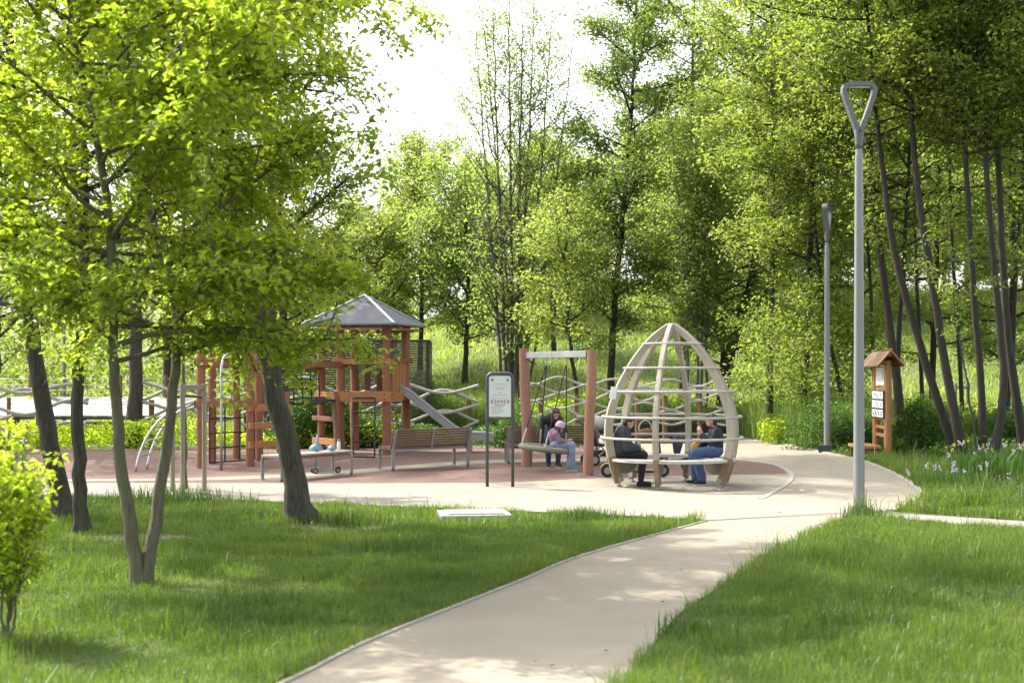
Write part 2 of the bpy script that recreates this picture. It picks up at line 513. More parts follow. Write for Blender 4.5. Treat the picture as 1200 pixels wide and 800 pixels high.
        return link_mesh(name, me2, mats, parent)

def np_mesh(name, V, T, smooth=False):
    me = bpy.data.meshes.new(name)
    V = np.ascontiguousarray(V, dtype=np.float32)
    T = np.ascontiguousarray(T, dtype=np.int32)
    k = T.shape[1]
    me.vertices.add(len(V))
    me.vertices.foreach_set('co', V.ravel())
    me.loops.add(T.size)
    me.loops.foreach_set('vertex_index', T.ravel())
    me.polygons.add(len(T))
    me.polygons.foreach_set('loop_start', np.arange(0, T.size, k, dtype=np.int32))
    me.polygons.foreach_set('loop_total', np.full(len(T), k, dtype=np.int32))
    if smooth: me.polygons.foreach_set('use_smooth', np.ones(len(T), dtype=bool))
    me.update(calc_edges=True)
    return me

def vnoise(x, y, scale, seed):
    g = np.random.default_rng(seed).random((64, 64))
    u, v = x / scale + 1000, y / scale + 1000
    i, j = np.floor(u).astype(int), np.floor(v).astype(int)
    a, b = u - i, v - j
    a, b = a * a * (3 - 2 * a), b * b * (3 - 2 * b)
    q = lambda p, r: g[p % 64, r % 64]
    return (q(i, j) * (1 - a) + q(i + 1, j) * a) * (1 - b) + (q(i, j + 1) * (1 - a) + q(i + 1, j + 1) * a) * b

def in_poly(x, y, poly):
    c = np.zeros(x.shape, bool)
    n = len(poly)
    for k in range(n):
        x1, y1 = poly[k][0], poly[k][1]
        x2, y2 = poly[k - 1][0], poly[k - 1][1]
        if y1 == y2: continue
        c ^= ((y1 > y) != (y2 > y)) & (x < (x2 - x1) * (y - y1) / (y2 - y1) + x1)
    return c

def smoothstep(t):
    t = np.clip(t, 0, 1)
    return t * t * (3 - 2 * t)

def hill(x, y):
    """height of the ground"""
    x, y = np.asarray(x, float), np.asarray(y, float)
    amp = 2.0 + 5.0 * smoothstep((x + 14) / 16.0)
    return amp * smoothstep((y - 43) / 40.0) + (vnoise(x, y, 6, 3) - .5) * 0.9 * smoothstep((y - 45) / 10.0)
# ================================================================ SETTING: ground, paving
xs = np.concatenate([np.linspace(-160, -26, 12), np.linspace(-24, 24, 97), np.linspace(26, 160, 12)])
ys = np.concatenate([np.linspace(-10, 40, 26), np.linspace(41, 96, 70), np.linspace(100, 260, 14)])
gx, gy = np.meshgrid(xs, ys)
gz = hill(gx, gy) - 0.016
nx, ny = len(xs), len(ys)
idx = np.arange(nx * ny).reshape(ny, nx)
T = np.stack([idx[:-1, :-1], idx[:-1, 1:], idx[1:, 1:], idx[1:, :-1]], -1).reshape(-1, 4)
o = link_mesh('ground', np_mesh('ground', np.stack([gx, gy, gz], -1).reshape(-1, 3), T, True), 'soil')
tag(o, kind='structure')

def spline(pts, n=6):
    """Catmull-Rom through 2D points"""
    q = [np.array(p[:2], float) for p in pts]
    q = [2 * q[0] - q[1]] + q + [2 * q[-1] - q[-2]]
    out = []
    for i in range(1, len(q) - 2):
        for k in range(n):
            t = k / n
            out.append(0.5 * ((2 * q[i]) + (q[i + 1] - q[i - 1]) * t + (2 * q[i - 1] - 5 * q[i] + 4 * q[i + 1] - q[i + 2]) * t * t + (-q[i - 1] + 3 * q[i] - 3 * q[i + 1] + q[i + 2]) * t ** 3))
    out.append(q[-2])
    return [tuple(p) for p in out]

path_left = spline([(-2.9, 4.0), (-2.25, 6.2), (-1.42, 8.35), (-1.0, 9.75), (0.0, 12.3), (0.77, 14.3), (2.5, 17.55)])
path_right = spline([(-0.55, 4.0), (0.1, 6.2), (0.62, 8.2), (0.98, 9.6), (1.42, 11.1), (2.5, 13.7), (3.7, 16.6), (4.65, 18.5)])
lawn_far = spline([(2.5, 17.55), (0.8, 18.4), (-2.6, 19.7), (-4.8, 20.5), (-7.4, 21.0), (-12, 21.5), (-20, 23)])
kerb_arc = spline([(5.2, 18.75), (6.1, 20.4), (6.64, 22.3), (7.2, 25.8), (7.5, 29.0), (7.4, 32.7), (7.15, 36.6), (6.6, 39.2)])
branch_far = [(5.2, 18.75), (6.63, 17.5), (9.5, 15.4), (16, 12.5)]
branch_near = [(4.65, 18.5), (6.1, 16.5), (8.6, 14.3), (15, 11.2)]
plaza_back = [(6.6, 39.2), (1.0, 39.6), (-3, 35.6), (-9.5, 34.5), (-20, 34.5)]
plaza = lawn_far[::-1] + [(4.65, 18.5)] + kerb_arc + plaza_back[1:]
plaza = [p for i, p in enumerate(plaza) if i == 0 or (Vector(p) - Vector(plaza[i - 1])).length > 1e-3]
path_poly = path_left + path_right[::-1]
branch_poly = branch_far + branch_near[::-1]

def sheet(name, poly, z, m, thick=0.012):
    mb = MB()
    n = len(poly)
    mb.add([(p[0], p[1], z) for p in poly], [tuple(range(n))])
    o = mb.build(name, m)
    tag(o, kind='structure')
    return o
sheet('side_path', branch_poly, -0.012, 'paving_grey')
sheet('path', path_poly, -0.008, 'paving_path')
sheet('plaza', plaza, -0.004, 'paving_tan')
grey_band = lawn_far[:19] + [(-7.4, 21.2)] + [(-7.4, 23.2), (-2.9, 23.3), (-.3, 22.8), (1.25, 21.2), (3.1, 20.35), (3.8, 20.5), (4.5, 19.3), (4.45, 18.5)]
sheet('plaza_band', grey_band, 0.0, 'paving_grey')
red_poly = spline([(-14, 23.9), (-7.4, 23.6), (-2.5, 23.5), (0, 23.75), (2, 24.9), (5.15, 25.6)]) + spline([(5.3, 26.5), (5.35, 28), (5.0, 29.4), (4.0, 30.6), (3.1, 31), (2.0, 34), (-2, 34.4), (-8, 33.6), (-14, 33)])
sheet('play_surface', red_poly, 0.0, 'rubber_red')
stripe = spline([(-9, 23.7), (-5.5, 24.0), (-3.4, 25.2), (-.6, 28.4), (2.0, 29.0), (4.9, 29.4)])
stripe_b = spline([(-9, 24.1), (-5.7, 24.6), (-3.6, 26.0), (-.9, 29.3), (2.0, 30.0), (4.2, 30.4)])
sheet('play_surface_stripe', stripe + stripe_b[::-1], 0.004, 'paving_tan')

def kerb(name, pts, z, w=0.07, h=0.012):
    mb = MB()
    mb.rect_sweep([Vector((p[0], p[1], z)) for p in pts], h, w, (0, 0, 1))
    o = mb.build(name, 'kerb')
    tag(o, kind='structure')
kerb('kerb_strip', kerb_arc, 0.006, 0.12, 0.03)
kerb('kerb_strip', path_left, -0.001, 0.04)
kerb('kerb_strip', path_right, -0.001, 0.04)
kerb('kerb_strip', lawn_far[:20], 0.004, 0.06)
kerb('kerb_strip', spline([(3.75, 20.55), (4.6, 23), (5.2, 25.4), (5.4, 28), (5.05, 29.5)]), 0.003, 0.09, 0.008)
# bare soil under the old tree and under the twin tree
def dirt_patch(c, rx, ry, seed):
    rr = random.Random(seed)
    poly = []
    for k in range(22):
        a = 2 * math.pi * k / 22
        s = rr.uniform(.7, 1.15)
        poly.append((c[0] + rx * s * math.cos(a), c[1] + ry * s * math.sin(a)))
    sheet('bare_soil', poly, -0.008, 'dirt')
dirt_patch((-2.3, 16.8), .95, .45, 3)
dirt_patch((-4.3, 15.8), .7, .35, 4)

# ================================================================ FOLIAGE BUILDERS
def leaf_quads(pos, size, rng, up=0.55, droop=0.25, wr=0.55, fold=0.18):
    n = len(pos)
    nor = rng.normal(size=(n, 3))
    nor /= np.linalg.norm(nor, axis=1, keepdims=True)
    nor[:, 2] = np.abs(nor[:, 2]) + up
    nor /= np.linalg.norm(nor, axis=1, keepdims=True)
    t = rng.normal(size=(n, 3))
    t[:, 2] -= droop
    t -= nor * (t * nor).sum(1, keepdims=True)
    t /= np.linalg.norm(t, axis=1, keepdims=True) + 1e-9
    b = np.cross(nor, t)
    s = (size * rng.uniform(.6, 1.25, n))[:, None]
    w = s * wr * rng.uniform(.8, 1.15, n)[:, None]
    p0 = pos
    p1 = pos + t * s * .45 + b * w * .5 + nor * s * fold
    p2 = pos + t * s - nor * s * .12
    p3 = pos + t * s * .45 - b * w * .5 + nor * s * fold
    V = np.stack([p0, p1, p2, p3], 1).reshape(-1, 3)
    i = np.arange(n)[:, None] * 4
    Tt = np.concatenate([np.concatenate([i, i + 1, i + 2], 1), np.concatenate([i, i + 2, i + 3], 1)], 1).reshape(-1, 3)
    return V, Tt

class Tubes:
    def __init__(self): self.V, self.T, self.n = [], [], 0
    def add(self, pts, rad, n, lump=None):
        pts = np.asarray(pts, float)
        k = len(pts)
        t = np.gradient(pts, axis=0)
        t /= np.linalg.norm(t, axis=1, keepdims=True) + 1e-9
        ref = np.array([0.31, 0.95, 0.05]) if abs(t[0, 2]) > .6 else np.array([0.1, 0.2, 1.0])
        a = np.cross(t, ref)
        a /= np.linalg.norm(a, axis=1, keepdims=True) + 1e-9
        b = np.cross(t, a)
        an = np.arange(n) * 2 * math.pi / n
        R_ = np.asarray(rad, float)[:, None] * np.ones((1, n))
        if lump is not None:
            lr, amp = lump
            s_ = np.linspace(0, 1, k)[:, None]
            for q in range(5):
                R_ *= 1 + amp * lr.uniform(.4, 1) * np.sin((q + 2) * an[None, :] + lr.uniform(0, 6.28) + s_ * lr.uniform(-9, 9))
            R_ *= 1 + amp * .5 * lr.normal(size=R_.shape)
            R_ *= 1 + .3 * np.exp(-s_ * k / 1.3) * np.clip(np.sin(5 * an[None, :] + lr.uniform(0, 6)), -.2, 1)
        ring = pts[:, None, :] + R_[:, :, None] * (a[:, None, :] * np.cos(an)[None, :, None] + b[:, None, :] * np.sin(an)[None, :, None])
        i = self.n + np.arange(k * n).reshape(k, n)
        q = np.stack([i[:-1], np.roll(i[:-1], -1, 1), np.roll(i[1:], -1, 1), i[1:]], -1).reshape(-1, 4)
        self.V.append(ring.reshape(-1, 3)); self.T.append(q); self.n += k * n
    def mesh(self, name):
        return np_mesh(name, np.concatenate(self.V), np.concatenate(self.T), True)

def resample(pts, k, rng=None, wob=0.0):
    pts = np.asarray(pts, float)
    d = np.concatenate([[0], np.cumsum(np.linalg.norm(np.diff(pts, axis=0), axis=1))])
    u = np.linspace(0, d[-1], k)
    # smooth interpolation
    q = np.stack([np.interp(u, d, pts[:, c]) for c in range(3)], 1)
    for _ in range(2):
        q[1:-1] = (q[:-2] + 2 * q[1:-1] + q[2:]) / 4
    if rng is not None and wob:
        w = rng.normal(size=(k, 3)) * wob
        w[0] = 0; w[:, 2] = 0
        q += w
    return q

def grow(stems, seed, nb=30, f0=0.3, f1=0.98, L=3.0, el=25, lift=0.5, nsub=6, subL=0.45, n_leaf=12000, size=0.1, spread=0.22,
         profile=None, wr=0.55, up=0.55, rbr=0.32, wob=0.02, droop_end=0.0, az_bias=None, flare=1.35, nside=10, f0len=0.6):
    """stems: list of (points, r0, r1). returns trunk Tubes, leaf (V, T)"""
    rng = np.random.default_rng(seed)
    tb = Tubes()
    segs, wts = [], []
    prof = profile or (lambda s: f0len + (1 - f0len) * math.sin(min(1, s * 1.6) * math.pi / 2) if s < .55 else max(.12, 1.0 - ((s - .55) / .45) ** 1.6 * .82))
    for (pts, r0, r1) in stems:
        K = 26 if nside < 12 else 48
        q = resample(pts, K, rng, wob)
        fr = np.linspace(0, 1, K)
        rad = r0 * (1 - fr) ** 0.75 + r1 * fr ** .7
        rad = r0 + (r1 - r0) * fr ** 0.85
        rad[0] *= flare
        rad[1] *= 1 + (flare - 1) * .3
        tb.add(q, rad, nside, (rng, .035) if nside >= 12 else None)
        H = np.linalg.norm(q[-1] - q[0])
        az = rng.uniform(0, 6.28)
        for j in range(nb):
            s = (j + rng.uniform(0, 1)) / nb
            f = f0 + (f1 - f0) * s
            x = f * (K - 1)
            i = min(int(x), K - 2)
            p = q[i] + (q[i + 1] - q[i]) * (x - i)
            rr = np.interp(f, fr, rad)
            az += 2.4 + rng.normal() * .5
            a = az
            if az_bias is not None and rng.random() < az_bias[1]: a = az_bias[0] + rng.normal() * .6
            ln = L * prof(s) * rng.uniform(.65, 1.2)
            e = R(el + rng.normal() * 12)
            d = np.array([math.cos(a) * math.cos(e), math.sin(a) * math.cos(e), math.sin(e)])
            k = 6
            bp = [p]
            for m_ in range(1, k):
                d = d + np.array([0, 0, lift * .16 - droop_end * .3 * (m_ / k)]) + rng.normal(size=3) * .10
                d /= np.linalg.norm(d)
                bp.append(bp[-1] + d * ln / (k - 1))
            bp = np.array(bp)
            br = max(.006, min(rr * .7, rbr * .06 * ln + .004))
            tb.add(bp, np.linspace(br, br * .25, k), 5)
            for m_ in range(2, k - 1):
                segs.append((bp[m_], bp[m_ + 1])); wts.append(np.linalg.norm(bp[m_ + 1] - bp[m_]) * .8)
            for m_ in range(nsub):
                u = .22 + .76 * (m_ + rng.random()) / nsub
                y = u * (k - 1)
                ii = min(int(y), k - 2)
                sp = bp[ii] + (bp[ii + 1] - bp[ii]) * (y - ii)
                dd = bp[ii + 1] - bp[ii]
                dd = dd / np.linalg.norm(dd) + rng.normal(size=3) * .65 + np.array([0, 0, .12 - droop_end * .5])
                dd /= np.linalg.norm(dd)
                sl = ln * subL * rng.uniform(.5, 1.1) * (1.15 - .5 * u)
                mid = sp + dd * sl * .5 + rng.normal(size=3) * sl * .05
                end = sp + dd * sl + np.array([0, 0, -droop_end * sl * .4])
                tb.add(np.array([sp, mid, end]), [br * .4, br * .28, br * .12], 3)
                segs.append((sp, mid)); wts.append(sl * .35)
                segs.append((mid, end)); wts.append(sl * .65)
    S = np.array(segs)
    w = np.array(wts)
    # uneven leafiness: some twigs bare, some thick
    w = w * rng.gamma(1.1, 1.0, len(w))
    pick = rng.choice(len(S), n_leaf, p=w / w.sum())
    u = rng.random(n_leaf)[:, None]
    pos = S[pick, 0] * (1 - u) + S[pick, 1] * u + rng.normal(size=(n_leaf, 3)) * spread * np.array([1, 1, .75])
    return tb, leaf_quads(pos, size, rng, up=up, wr=wr)

def tree(name, label, base, stems, leaf, bark, group=None, **kw):
    b = np.array(base, float)
    st = [(np.asarray([tuple(p) for p in pts], float) - b, r0, r1) for pts, r0, r1 in stems]
    tb, (V, T) = grow(st, **kw)
    t = thing(name, label, 'tree', tuple(b), 0, group)
    link_mesh('trunk', tb.mesh('trunk'), bark, t)
    link_mesh('crown', np_mesh('crown', V, T), leaf, t)
    return t

def stem_px(Y, px, top_z=None):
    """trunk centre line read off the photo at distance Y; continued upward to top_z"""
    pts = [P(x, y, Y) for x, y in px]
    gz_ = float(hill(pts[0].x, Y))
    if pts[0].z > gz_ + .05:
        d = pts[0] - pts[1]
        pts.insert(0, pts[0] + d * ((pts[0].z - gz_) / max(.05, -d.z)) * 1.0)
    pts[0].z = gz_ - .05
    if top_z and pts[-1].z < top_z:
        d = pts[-1] - pts[-2]
        d = d / d.z
        d.x *= .5; d.y *= .5
        pts.append(pts[-1] + d * (top_z - pts[-1].z))
    return pts

# ================================================================ TREES, near left
lawn_group = 'trees on the left lawn'
sA1 = stem_px(12.31, [(164, 684), (150, 600), (138, 500), (133, 430), (131, 306), (126, 240), (110, 150), (85, 40)], 6.6)
sA2 = stem_px(12.31, [(168, 684), (178, 610), (190, 500), (196, 410), (190, 335), (168, 285), (142, 210), (122, 110), (112, 20)], 6.9)
sA2 = [Vector((p.x, p.y + .12 * i, p.z)) for i, p in enumerate(sA2)]
tree('deciduous_tree', 'young twin-stemmed tree forking at the ground on the left lawn, with bright lime leaves', sA1[0], [(sA1, .068, .012), (sA2, .062, .012)], 'leaf_lime', 'bark_mid', lawn_group,
     seed=11, nb=44, f0=.30, L=2.5, el=12, lift=.14, nsub=9, n_leaf=54000, size=.082, spread=.08, wr=.58, droop_end=.5, wob=.008, az_bias=(0.0, .38), nside=14)
sB = stem_px(16.3, [(95, 622), (93, 550), (90, 480), (92, 430), (96, 340), (100, 220), (96, 100)], 8.5)
tree('deciduous_tree', 'slender dark straight trunk in the grass just left of the twin-stemmed tree', sB[0], [(sB, .085, .02)], 'leaf_lime', 'bark_dark', lawn_group,
     seed=12, nb=34, f0=.30, L=2.1, el=16, lift=.35, nsub=8, n_leaf=15000, size=.09, spread=.1, wr=.6, droop_end=.2, wob=.01, nside=14)
sC = stem_px(17.9, [(76, 607), (66, 560), (54, 500), (42, 430), (32, 350), (24, 250), (14, 120)], 9.5)
tree('deciduous_tree', 'thick dark trunk leaning left at the far left of the lawn beside the bush', sC[0], [(sC, .128, .03)], 'leaf_green', 'bark_dark', lawn_group,
     seed=13, nb=36, f0=.28, L=2.6, el=16, lift=.35, nsub=8, n_leaf=17000, size=.09, spread=.12, wr=.6, droop_end=.2, wob=.01, nside=16)
sD = stem_px(17.27, [(357, 613), (345, 560), (330, 490), (313, 420), (298, 345), (281, 265), (270, 200), (263, 130), (255, 40), (240, -80)], 12.5)
tree('deciduous_tree', 'large dark leaning tree with ridged bark, in front of the flat bench', sD[0], [(sD, .150, .03)], 'leaf_green', 'bark_dark', lawn_group,
     seed=14, nb=46, f0=.27, L=2.65, el=18, lift=.40, nsub=10, n_leaf=30000, size=.085, spread=.11, wr=.6, droop_end=.2, wob=.015, nside=20)
sE = stem_px(22.3, [(217, 574), (216, 500), (215, 430), (213, 360), (214, 300)], 5.2)
tree('sapling', 'thin young tree tied between three wooden stakes at the lawn edge', sE[0], [(sE, .04, .008)], 'leaf_lime', 'bark_mid', None,
     seed=15, nb=22, f0=.5, L=1.1, el=30, lift=.4, nsub=5, n_leaf=2600, size=.09, spread=.1, wob=.008)

# tall trees left of the playground; the first four are added to cast shade
sh_group = 'tall trees left of the playground'
def tall(x, y, H, seed, label, n=16000, L=4.2, leaf='leaf_green', f0=.45, size=.15, r=.2, grp=sh_group):
    pts = [(x, y, float(hill(x, y)) - .05), (x + .1, y + .1, H * .3), (x - .1, y, H * .6), (x + .2, y, H)]
    return tree('deciduous_tree', label, pts[0], [(pts, r, .03)], leaf, 'bark_dark', grp,
                seed=seed, nb=44, f0=f0, L=L, el=18, lift=.4, nsub=8, n_leaf=n, size=size, spread=.28, wob=.03)
tall(-9.5, 34.3, 19, 31, 'added shade tree behind the slender straight trunk, rising from the planting by the arched climber', n=32000, f0=.52, L=5.6, r=.19)  # added: high wide crown above the view shades the plaza
tall(-6.25, 35.0, 19.5, 37, 'added shade tree hidden behind the big leaning trunk, growing in front of the slatted wall', n=32000, f0=.68, L=5.6, r=.16)  # added shade caster, trunk out of sight, crown above the view
tall(-14.5, 22.5, 15, 32, 'added shade tree past the left edge of the lawn, branches over the far left corner', n=17000, f0=.35)  # added out of view at the left for its shade
tall(-15.5, 34.5, 16, 33, 'added shade tree beside the far left end of the boardwalk', n=17000, f0=.3)  # trunk stands outside the view, added to cast shade from the left
tall(-11.5, 45.5, 15, 34, 'tall tree behind the boardwalk, above the wire railing', n=15000, f0=.2)
tall(-17.5, 46.0, 14, 35, 'tall tree beyond the far left end of the wire railing', n=15000, f0=.12)
tall(-7.5, 44.5, 10.5, 36, 'broad leafy tree behind the slatted wall, above the climbing frame beams', n=15000, L=3.4, f0=.2, leaf='leaf_far')

# ================================================================ TREES, middle and right
mid = 'trees between the playground and the slope'
Y = 46
st = []
for i, (xb, xm, xt) in enumerate([(592, 580, 556), (596, 588, 578), (600, 600, 596), (604, 607, 612), (607, 612, 626), (610, 622, 648), (599, 594, 566), (612, 636, 676)]):
    st.append((stem_px(Y + .12 * (i % 3), [(xb, 500), ((xb + xm) / 2, 430), (xm, 330), ((xm + xt) / 2, 180), (xt, 10)], [11.6, 14.8, 15.5, 15, 14.5, 12.5, 9.5, 8.5][i]), [.07, .09, .10, .09, .085, .07, .06, .055][i], .012))
tree('multi_stem_tree', 'tall sparse many-stemmed tree with thin straight grey stems against the white sky', st[2][0][0], st, 'leaf_pale', 'bark_grey', mid,
     seed=41, nb=24, f0=.14, L=2.6, el=42, lift=.5, nsub=6, n_leaf=16000, size=.12, spread=.16, wob=.02, flare=1.1, nside=7, f0len=.8)
s1 = stem_px(44, [(716, 500), (716, 430), (722, 330), (735, 200), (744, 60)], 15.5)
tree('deciduous_tree', 'tall dense dark-green tree rising behind the egg-shaped pavilion at its left', s1[0], [(s1, .14, .03)], 'leaf_dark', 'bark_far', mid,
     seed=42, nb=46, f0=.2, L=2.5, el=22, lift=.3, nsub=8, n_leaf=24000, size=.13, spread=.24)
s1 = stem_px(42, [(680, 500), (674, 440), (668, 400), (662, 320), (664, 230)], 6.6)
tree('deciduous_tree', 'low bushy tree with a slanting thin trunk behind the swing beam', s1[0], [(s1, .085, .02)], 'leaf_far', 'bark_far', mid,
     seed=43, nb=26, f0=.34, L=2.2, el=14, lift=.25, nsub=7, n_leaf=11000, size=.12, spread=.2, droop_end=.3)
st = [(stem_px(41 + .2 * i, [(xb, 500), (xb, 400), (xm, 280), (xt, 120)], h), .055, .01) for i, (xb, xm, xt, h) in enumerate([(806, 800, 786, 9.8), (818, 818, 812, 10.6), (828, 832, 842, 10.0), (822, 826, 828, 10.4)])]
tree('multi_stem_tree', 'pale feathery young tree with slim upright stems behind the egg-shaped pavilion', st[1][0][0], st, 'leaf_pale', 'bark_grey', mid,
     seed=44, nb=26, f0=.22, L=1.5, el=38, lift=.4, nsub=6, n_leaf=17000, size=.11, spread=.17, flare=1.1, nside=7)
s1 = stem_px(43, [(842, 500), (850, 430), (861, 390), (880, 350), (889, 260), (886, 150), (880, 0)], 17)
s2 = stem_px(43.2, [(842, 500), (846, 430), (848, 380), (838, 320), (826, 250)], 8.5)
tree('deciduous_tree', 'tall tree with a thick crooked dark trunk leaning right behind the pavilion', s1[0], [(s1, .20, .03), (s2, .10, .02)], 'leaf_green', 'bark_far', mid,
     seed=45, nb=40, f0=.22, L=3.3, el=15, lift=.35, nsub=8, n_leaf=29000, size=.125, spread=.24)
right = 'trees at the right of the plaza'
specs = [
 (38, [(902, 500), (902, 420), (905, 330), (906, 210), (904, 60)], 16, .105, 'tall straight light-grey trunk standing behind the reeds, left of the far lamp post', 'leaf_far', 24000, .28, 2.7),
 (37, [(938, 500), (943, 440), (947, 370), (951, 250), (955, 80)], 14, .115, 'dark straight trunk with a low side limb, left of the far lamp post', 'leaf_green', 22000, .26, 2.6),
 (36.5, [(992, 505), (985, 450), (968, 390), (958, 300), (946, 140)], 13, .07, 'thin trunk curving up left behind the far lamp post', 'leaf_green', 16000, .3, 2.4),
 (34, [(1056, 500), (1049, 430), (1036, 330), (1019, 210), (1010, 60)], 14, .13, 'forked dark trunk just right of the notice board', 'leaf_green', 20000, .40, 2.8),
 (29.5, [(1122, 540), (1108, 495), (1086, 430), (1066, 365), (1046, 290), (1031, 180), (1016, 20)], 13, .105, 'dark trunk leaning far left behind the round bush, lower of the leaning pair', 'leaf_green', 14000, .54, 2.7),
 (29.0, [(1132, 542), (1119, 490), (1110, 440), (1100, 380), (1086, 290), (1071, 190), (1061, 40)], 13.5, .11, 'dark trunk leaning left, right one of the leaning pair growing from one base', 'leaf_green', 14000, .54, 2.7),
 (29.0, [(1152, 544), (1152, 480), (1147, 420), (1140, 330), (1134, 240), (1128, 100)], 13, .09, 'straight dark trunk behind the lilac flowers, right of the leaning pair', 'leaf_green', 16000, .50, 2.6),
 (28.5, [(1162, 548), (1173, 500), (1178, 440), (1172, 380), (1163, 300), (1156, 200), (1150, 60)], 13, .095, 'dark trunk bowed to the right, above the lilac flowers', 'leaf_green', 16000, .48, 2.6),
 (29.5, [(1203, 545), (1195, 490), (1186, 440), (1179, 380), (1173, 260), (1166, 100)], 13.5, .11, 'dark trunk leaning left at the right edge of the picture', 'leaf_green', 14000, .50, 2.7),
 (31.5, [(1250, 540), (1245, 440), (1232, 300), (1222, 150)], 14, .12, 'leafy tree just past the right edge, its low branches reaching in beside the last trunk', 'leaf_green', 13000, .25, 2.8),
 (44, [(1000, 470), (1002, 400), (1006, 300), (1010, 200)], 15, .12, 'leafy tree on the slope between the two lamp posts, its trunk mostly hidden', 'leaf_far', 22000, .16, 3.0),
 (45, [(1092, 470), (1094, 400), (1098, 300)], 16, .12, 'leafy tree on the slope seen between the leaning trunks', 'leaf_far', 22000, .14, 3.2),
 (44, [(1180, 470), (1184, 400), (1188, 300)], 16, .12, 'leafy tree on the slope behind the trunk at the right edge', 'leaf_far', 22000, .12, 3.2),
 (36, [(1026, 500), (1024, 430), (1020, 330), (1012, 200)], 13, .06, 'slim dark trunk directly behind the notice board roof', 'leaf_green', 8000, .6, 2.0),
 (37, [(1082, 500), (1079, 420), (1074, 320), (1070, 200)], 13, .065, 'slim upright trunk standing behind the dark round bush', 'leaf_green', 8000, .6, 2.0),
 (38, [(1128, 490), (1124, 400), (1116, 300), (1112, 180)], 13.5, .07, 'slim trunk at the slope edge, between the leaning pair and the straight trunk', 'leaf_far', 8000, .6, 2.1),
 (35, [(1190, 500), (1186, 420), (1190, 320), (1200, 180)], 13, .07, 'slim trunk leaning right behind the trunk at the picture edge', 'leaf_green', 8000, .6, 2.0),
 (50, [(800, 440), (802, 380), (806, 300)], 17, .14, 'tall pale-green tree on the slope, its top above the feathery young tree', 'leaf_far', 26000, .15, 3.4),
]
for i, (Y, px, H, r, lab, lf, n, f0, L) in enumerate(specs):
    s1 = stem_px(Y, px, H + float(hill((px[0][0] - 600) / 1600 * Y, Y)))
    st = [(s1, r, .02)]
    if i == 3:
        st.append((stem_px(Y + .2, [(1056, 500), (1051, 430), (1053, 390), (1060, 300), (1066, 180)], 12), .08, .02))
    if i == 1:
        st.append(([s1[0] + (s1[1] - s1[0]) * .1, P(947, 415, Y), P(958, 398, Y), P(978, 388, Y - .3), P(1003, 378, Y - .6)], .02, .008))
    tree('deciduous_tree', lab, s1[0], st, lf, 'bark_far', right, seed=60 + i, nb=42, f0=f0, L=L, el=14, lift=.3,
         nsub=8, n_leaf=n, size=.115 if Y < 40 else .14, spread=.2, droop_end=.15, wob=.007)
s1 = stem_px(28, [(1144, 541), (1139, 480), (1131, 430), (1121, 385), (1114, 330)], 5.2)
tree('sapling', 'very thin crooked sapling among the trunks behind the iris leaves', s1[0], [(s1, .028, .008)], 'leaf_green', 'bark_dark', None,
     seed=81, nb=14, f0=.5, L=.9, el=35, lift=.3, nsub=4, n_leaf=900, size=.09, spread=.1)
# back row left of centre
back = 'trees behind the play tower'
for i, (x, Y, H, lab, lf) in enumerate([
    (430, 56, 7.4, 'rounded pale tree behind the roof of the play tower', 'leaf_far'),
    (492, 58, 10.2, 'grey-green tree just right of the tower roof', 'leaf_far'),
    (545, 55, 8.8, 'yellow-green tree left of the many-stemmed tree', 'leaf_pale'),
    (648, 60, 9.0, 'yellow-green tree right of the many-stemmed tree, above the swing', 'leaf_far')]):
    X = (x - 600) / 1600 * Y
    z0 = float(hill(X, Y))
    pts = [(X, Y, z0 - .05), (X + .1, Y, z0 + H * .4), (X, Y, z0 + H)]
    tree('deciduous_tree', lab, pts[0], [(pts, .13, .02)], lf, 'bark_far', back, seed=90 + i, nb=40, f0=.2, L=3.0, el=25, lift=.4, nsub=8, n_leaf=17000, size=.155, spread=.3)
# the far wood along the top of the slope: one mass
rng = np.random.default_rng(5)
protos = [grow([([(0, 0, 0), (.2, 0, 4), (0, .2, h)], .14, .02)], seed=200 + k, nb=36, f0=.12, L=3.1, el=22, lift=.35, nsub=6, n_leaf=9000, size=.24, spread=.36) for k, h in enumerate((9, 11, 12.5))]
VV, TT, WV, WT, nv, nw = [], [], [], [], 0, 0
spots = []
for x in np.arange(-46, 50, 3.6):
    for row in range(2):
        yy = 70 + row * 9 + rng.uniform(-3, 3) + (4 if x < -6 else 0)
        spots.append((x + rng.uniform(-1.4, 1.4), yy))
for (x, y) in spots:
    tb, (V, T) = protos[rng.integers(3)]
    a = rng.uniform(0, 6.28)
    px_ = x / y * 1600 + 600
    s = rng.uniform(.85, 1.15) * (0.72 if px_ < 720 else 1.15)
    if 380 < px_ < 560: s *= .85
    Rm = np.array([[math.cos(a), -math.sin(a), 0], [math.sin(a), math.cos(a), 0], [0, 0, 1]]) * s
    off = np.array([x, y, float(hill(x, y)) - .1])
    VV.append(V @ Rm.T + off); TT.append(T + nv); nv += len(V)
    w, q = np.concatenate(tb.V), np.concatenate(tb.T)
    WV.append(w @ Rm.T + off); WT.append(q + nw); nw += len(w)
fw = link_mesh('far_wood', np_mesh('far_wood', np.concatenate(VV), np.concatenate(TT)), 'leaf_far')
tag(fw, 'far leafy wood along the top of the grassy slope', 'wood', kind='stuff')
link_mesh('trunks', np_mesh('trunks', np.concatenate(WV), np.concatenate(WT), True), 'bark_far', fw)

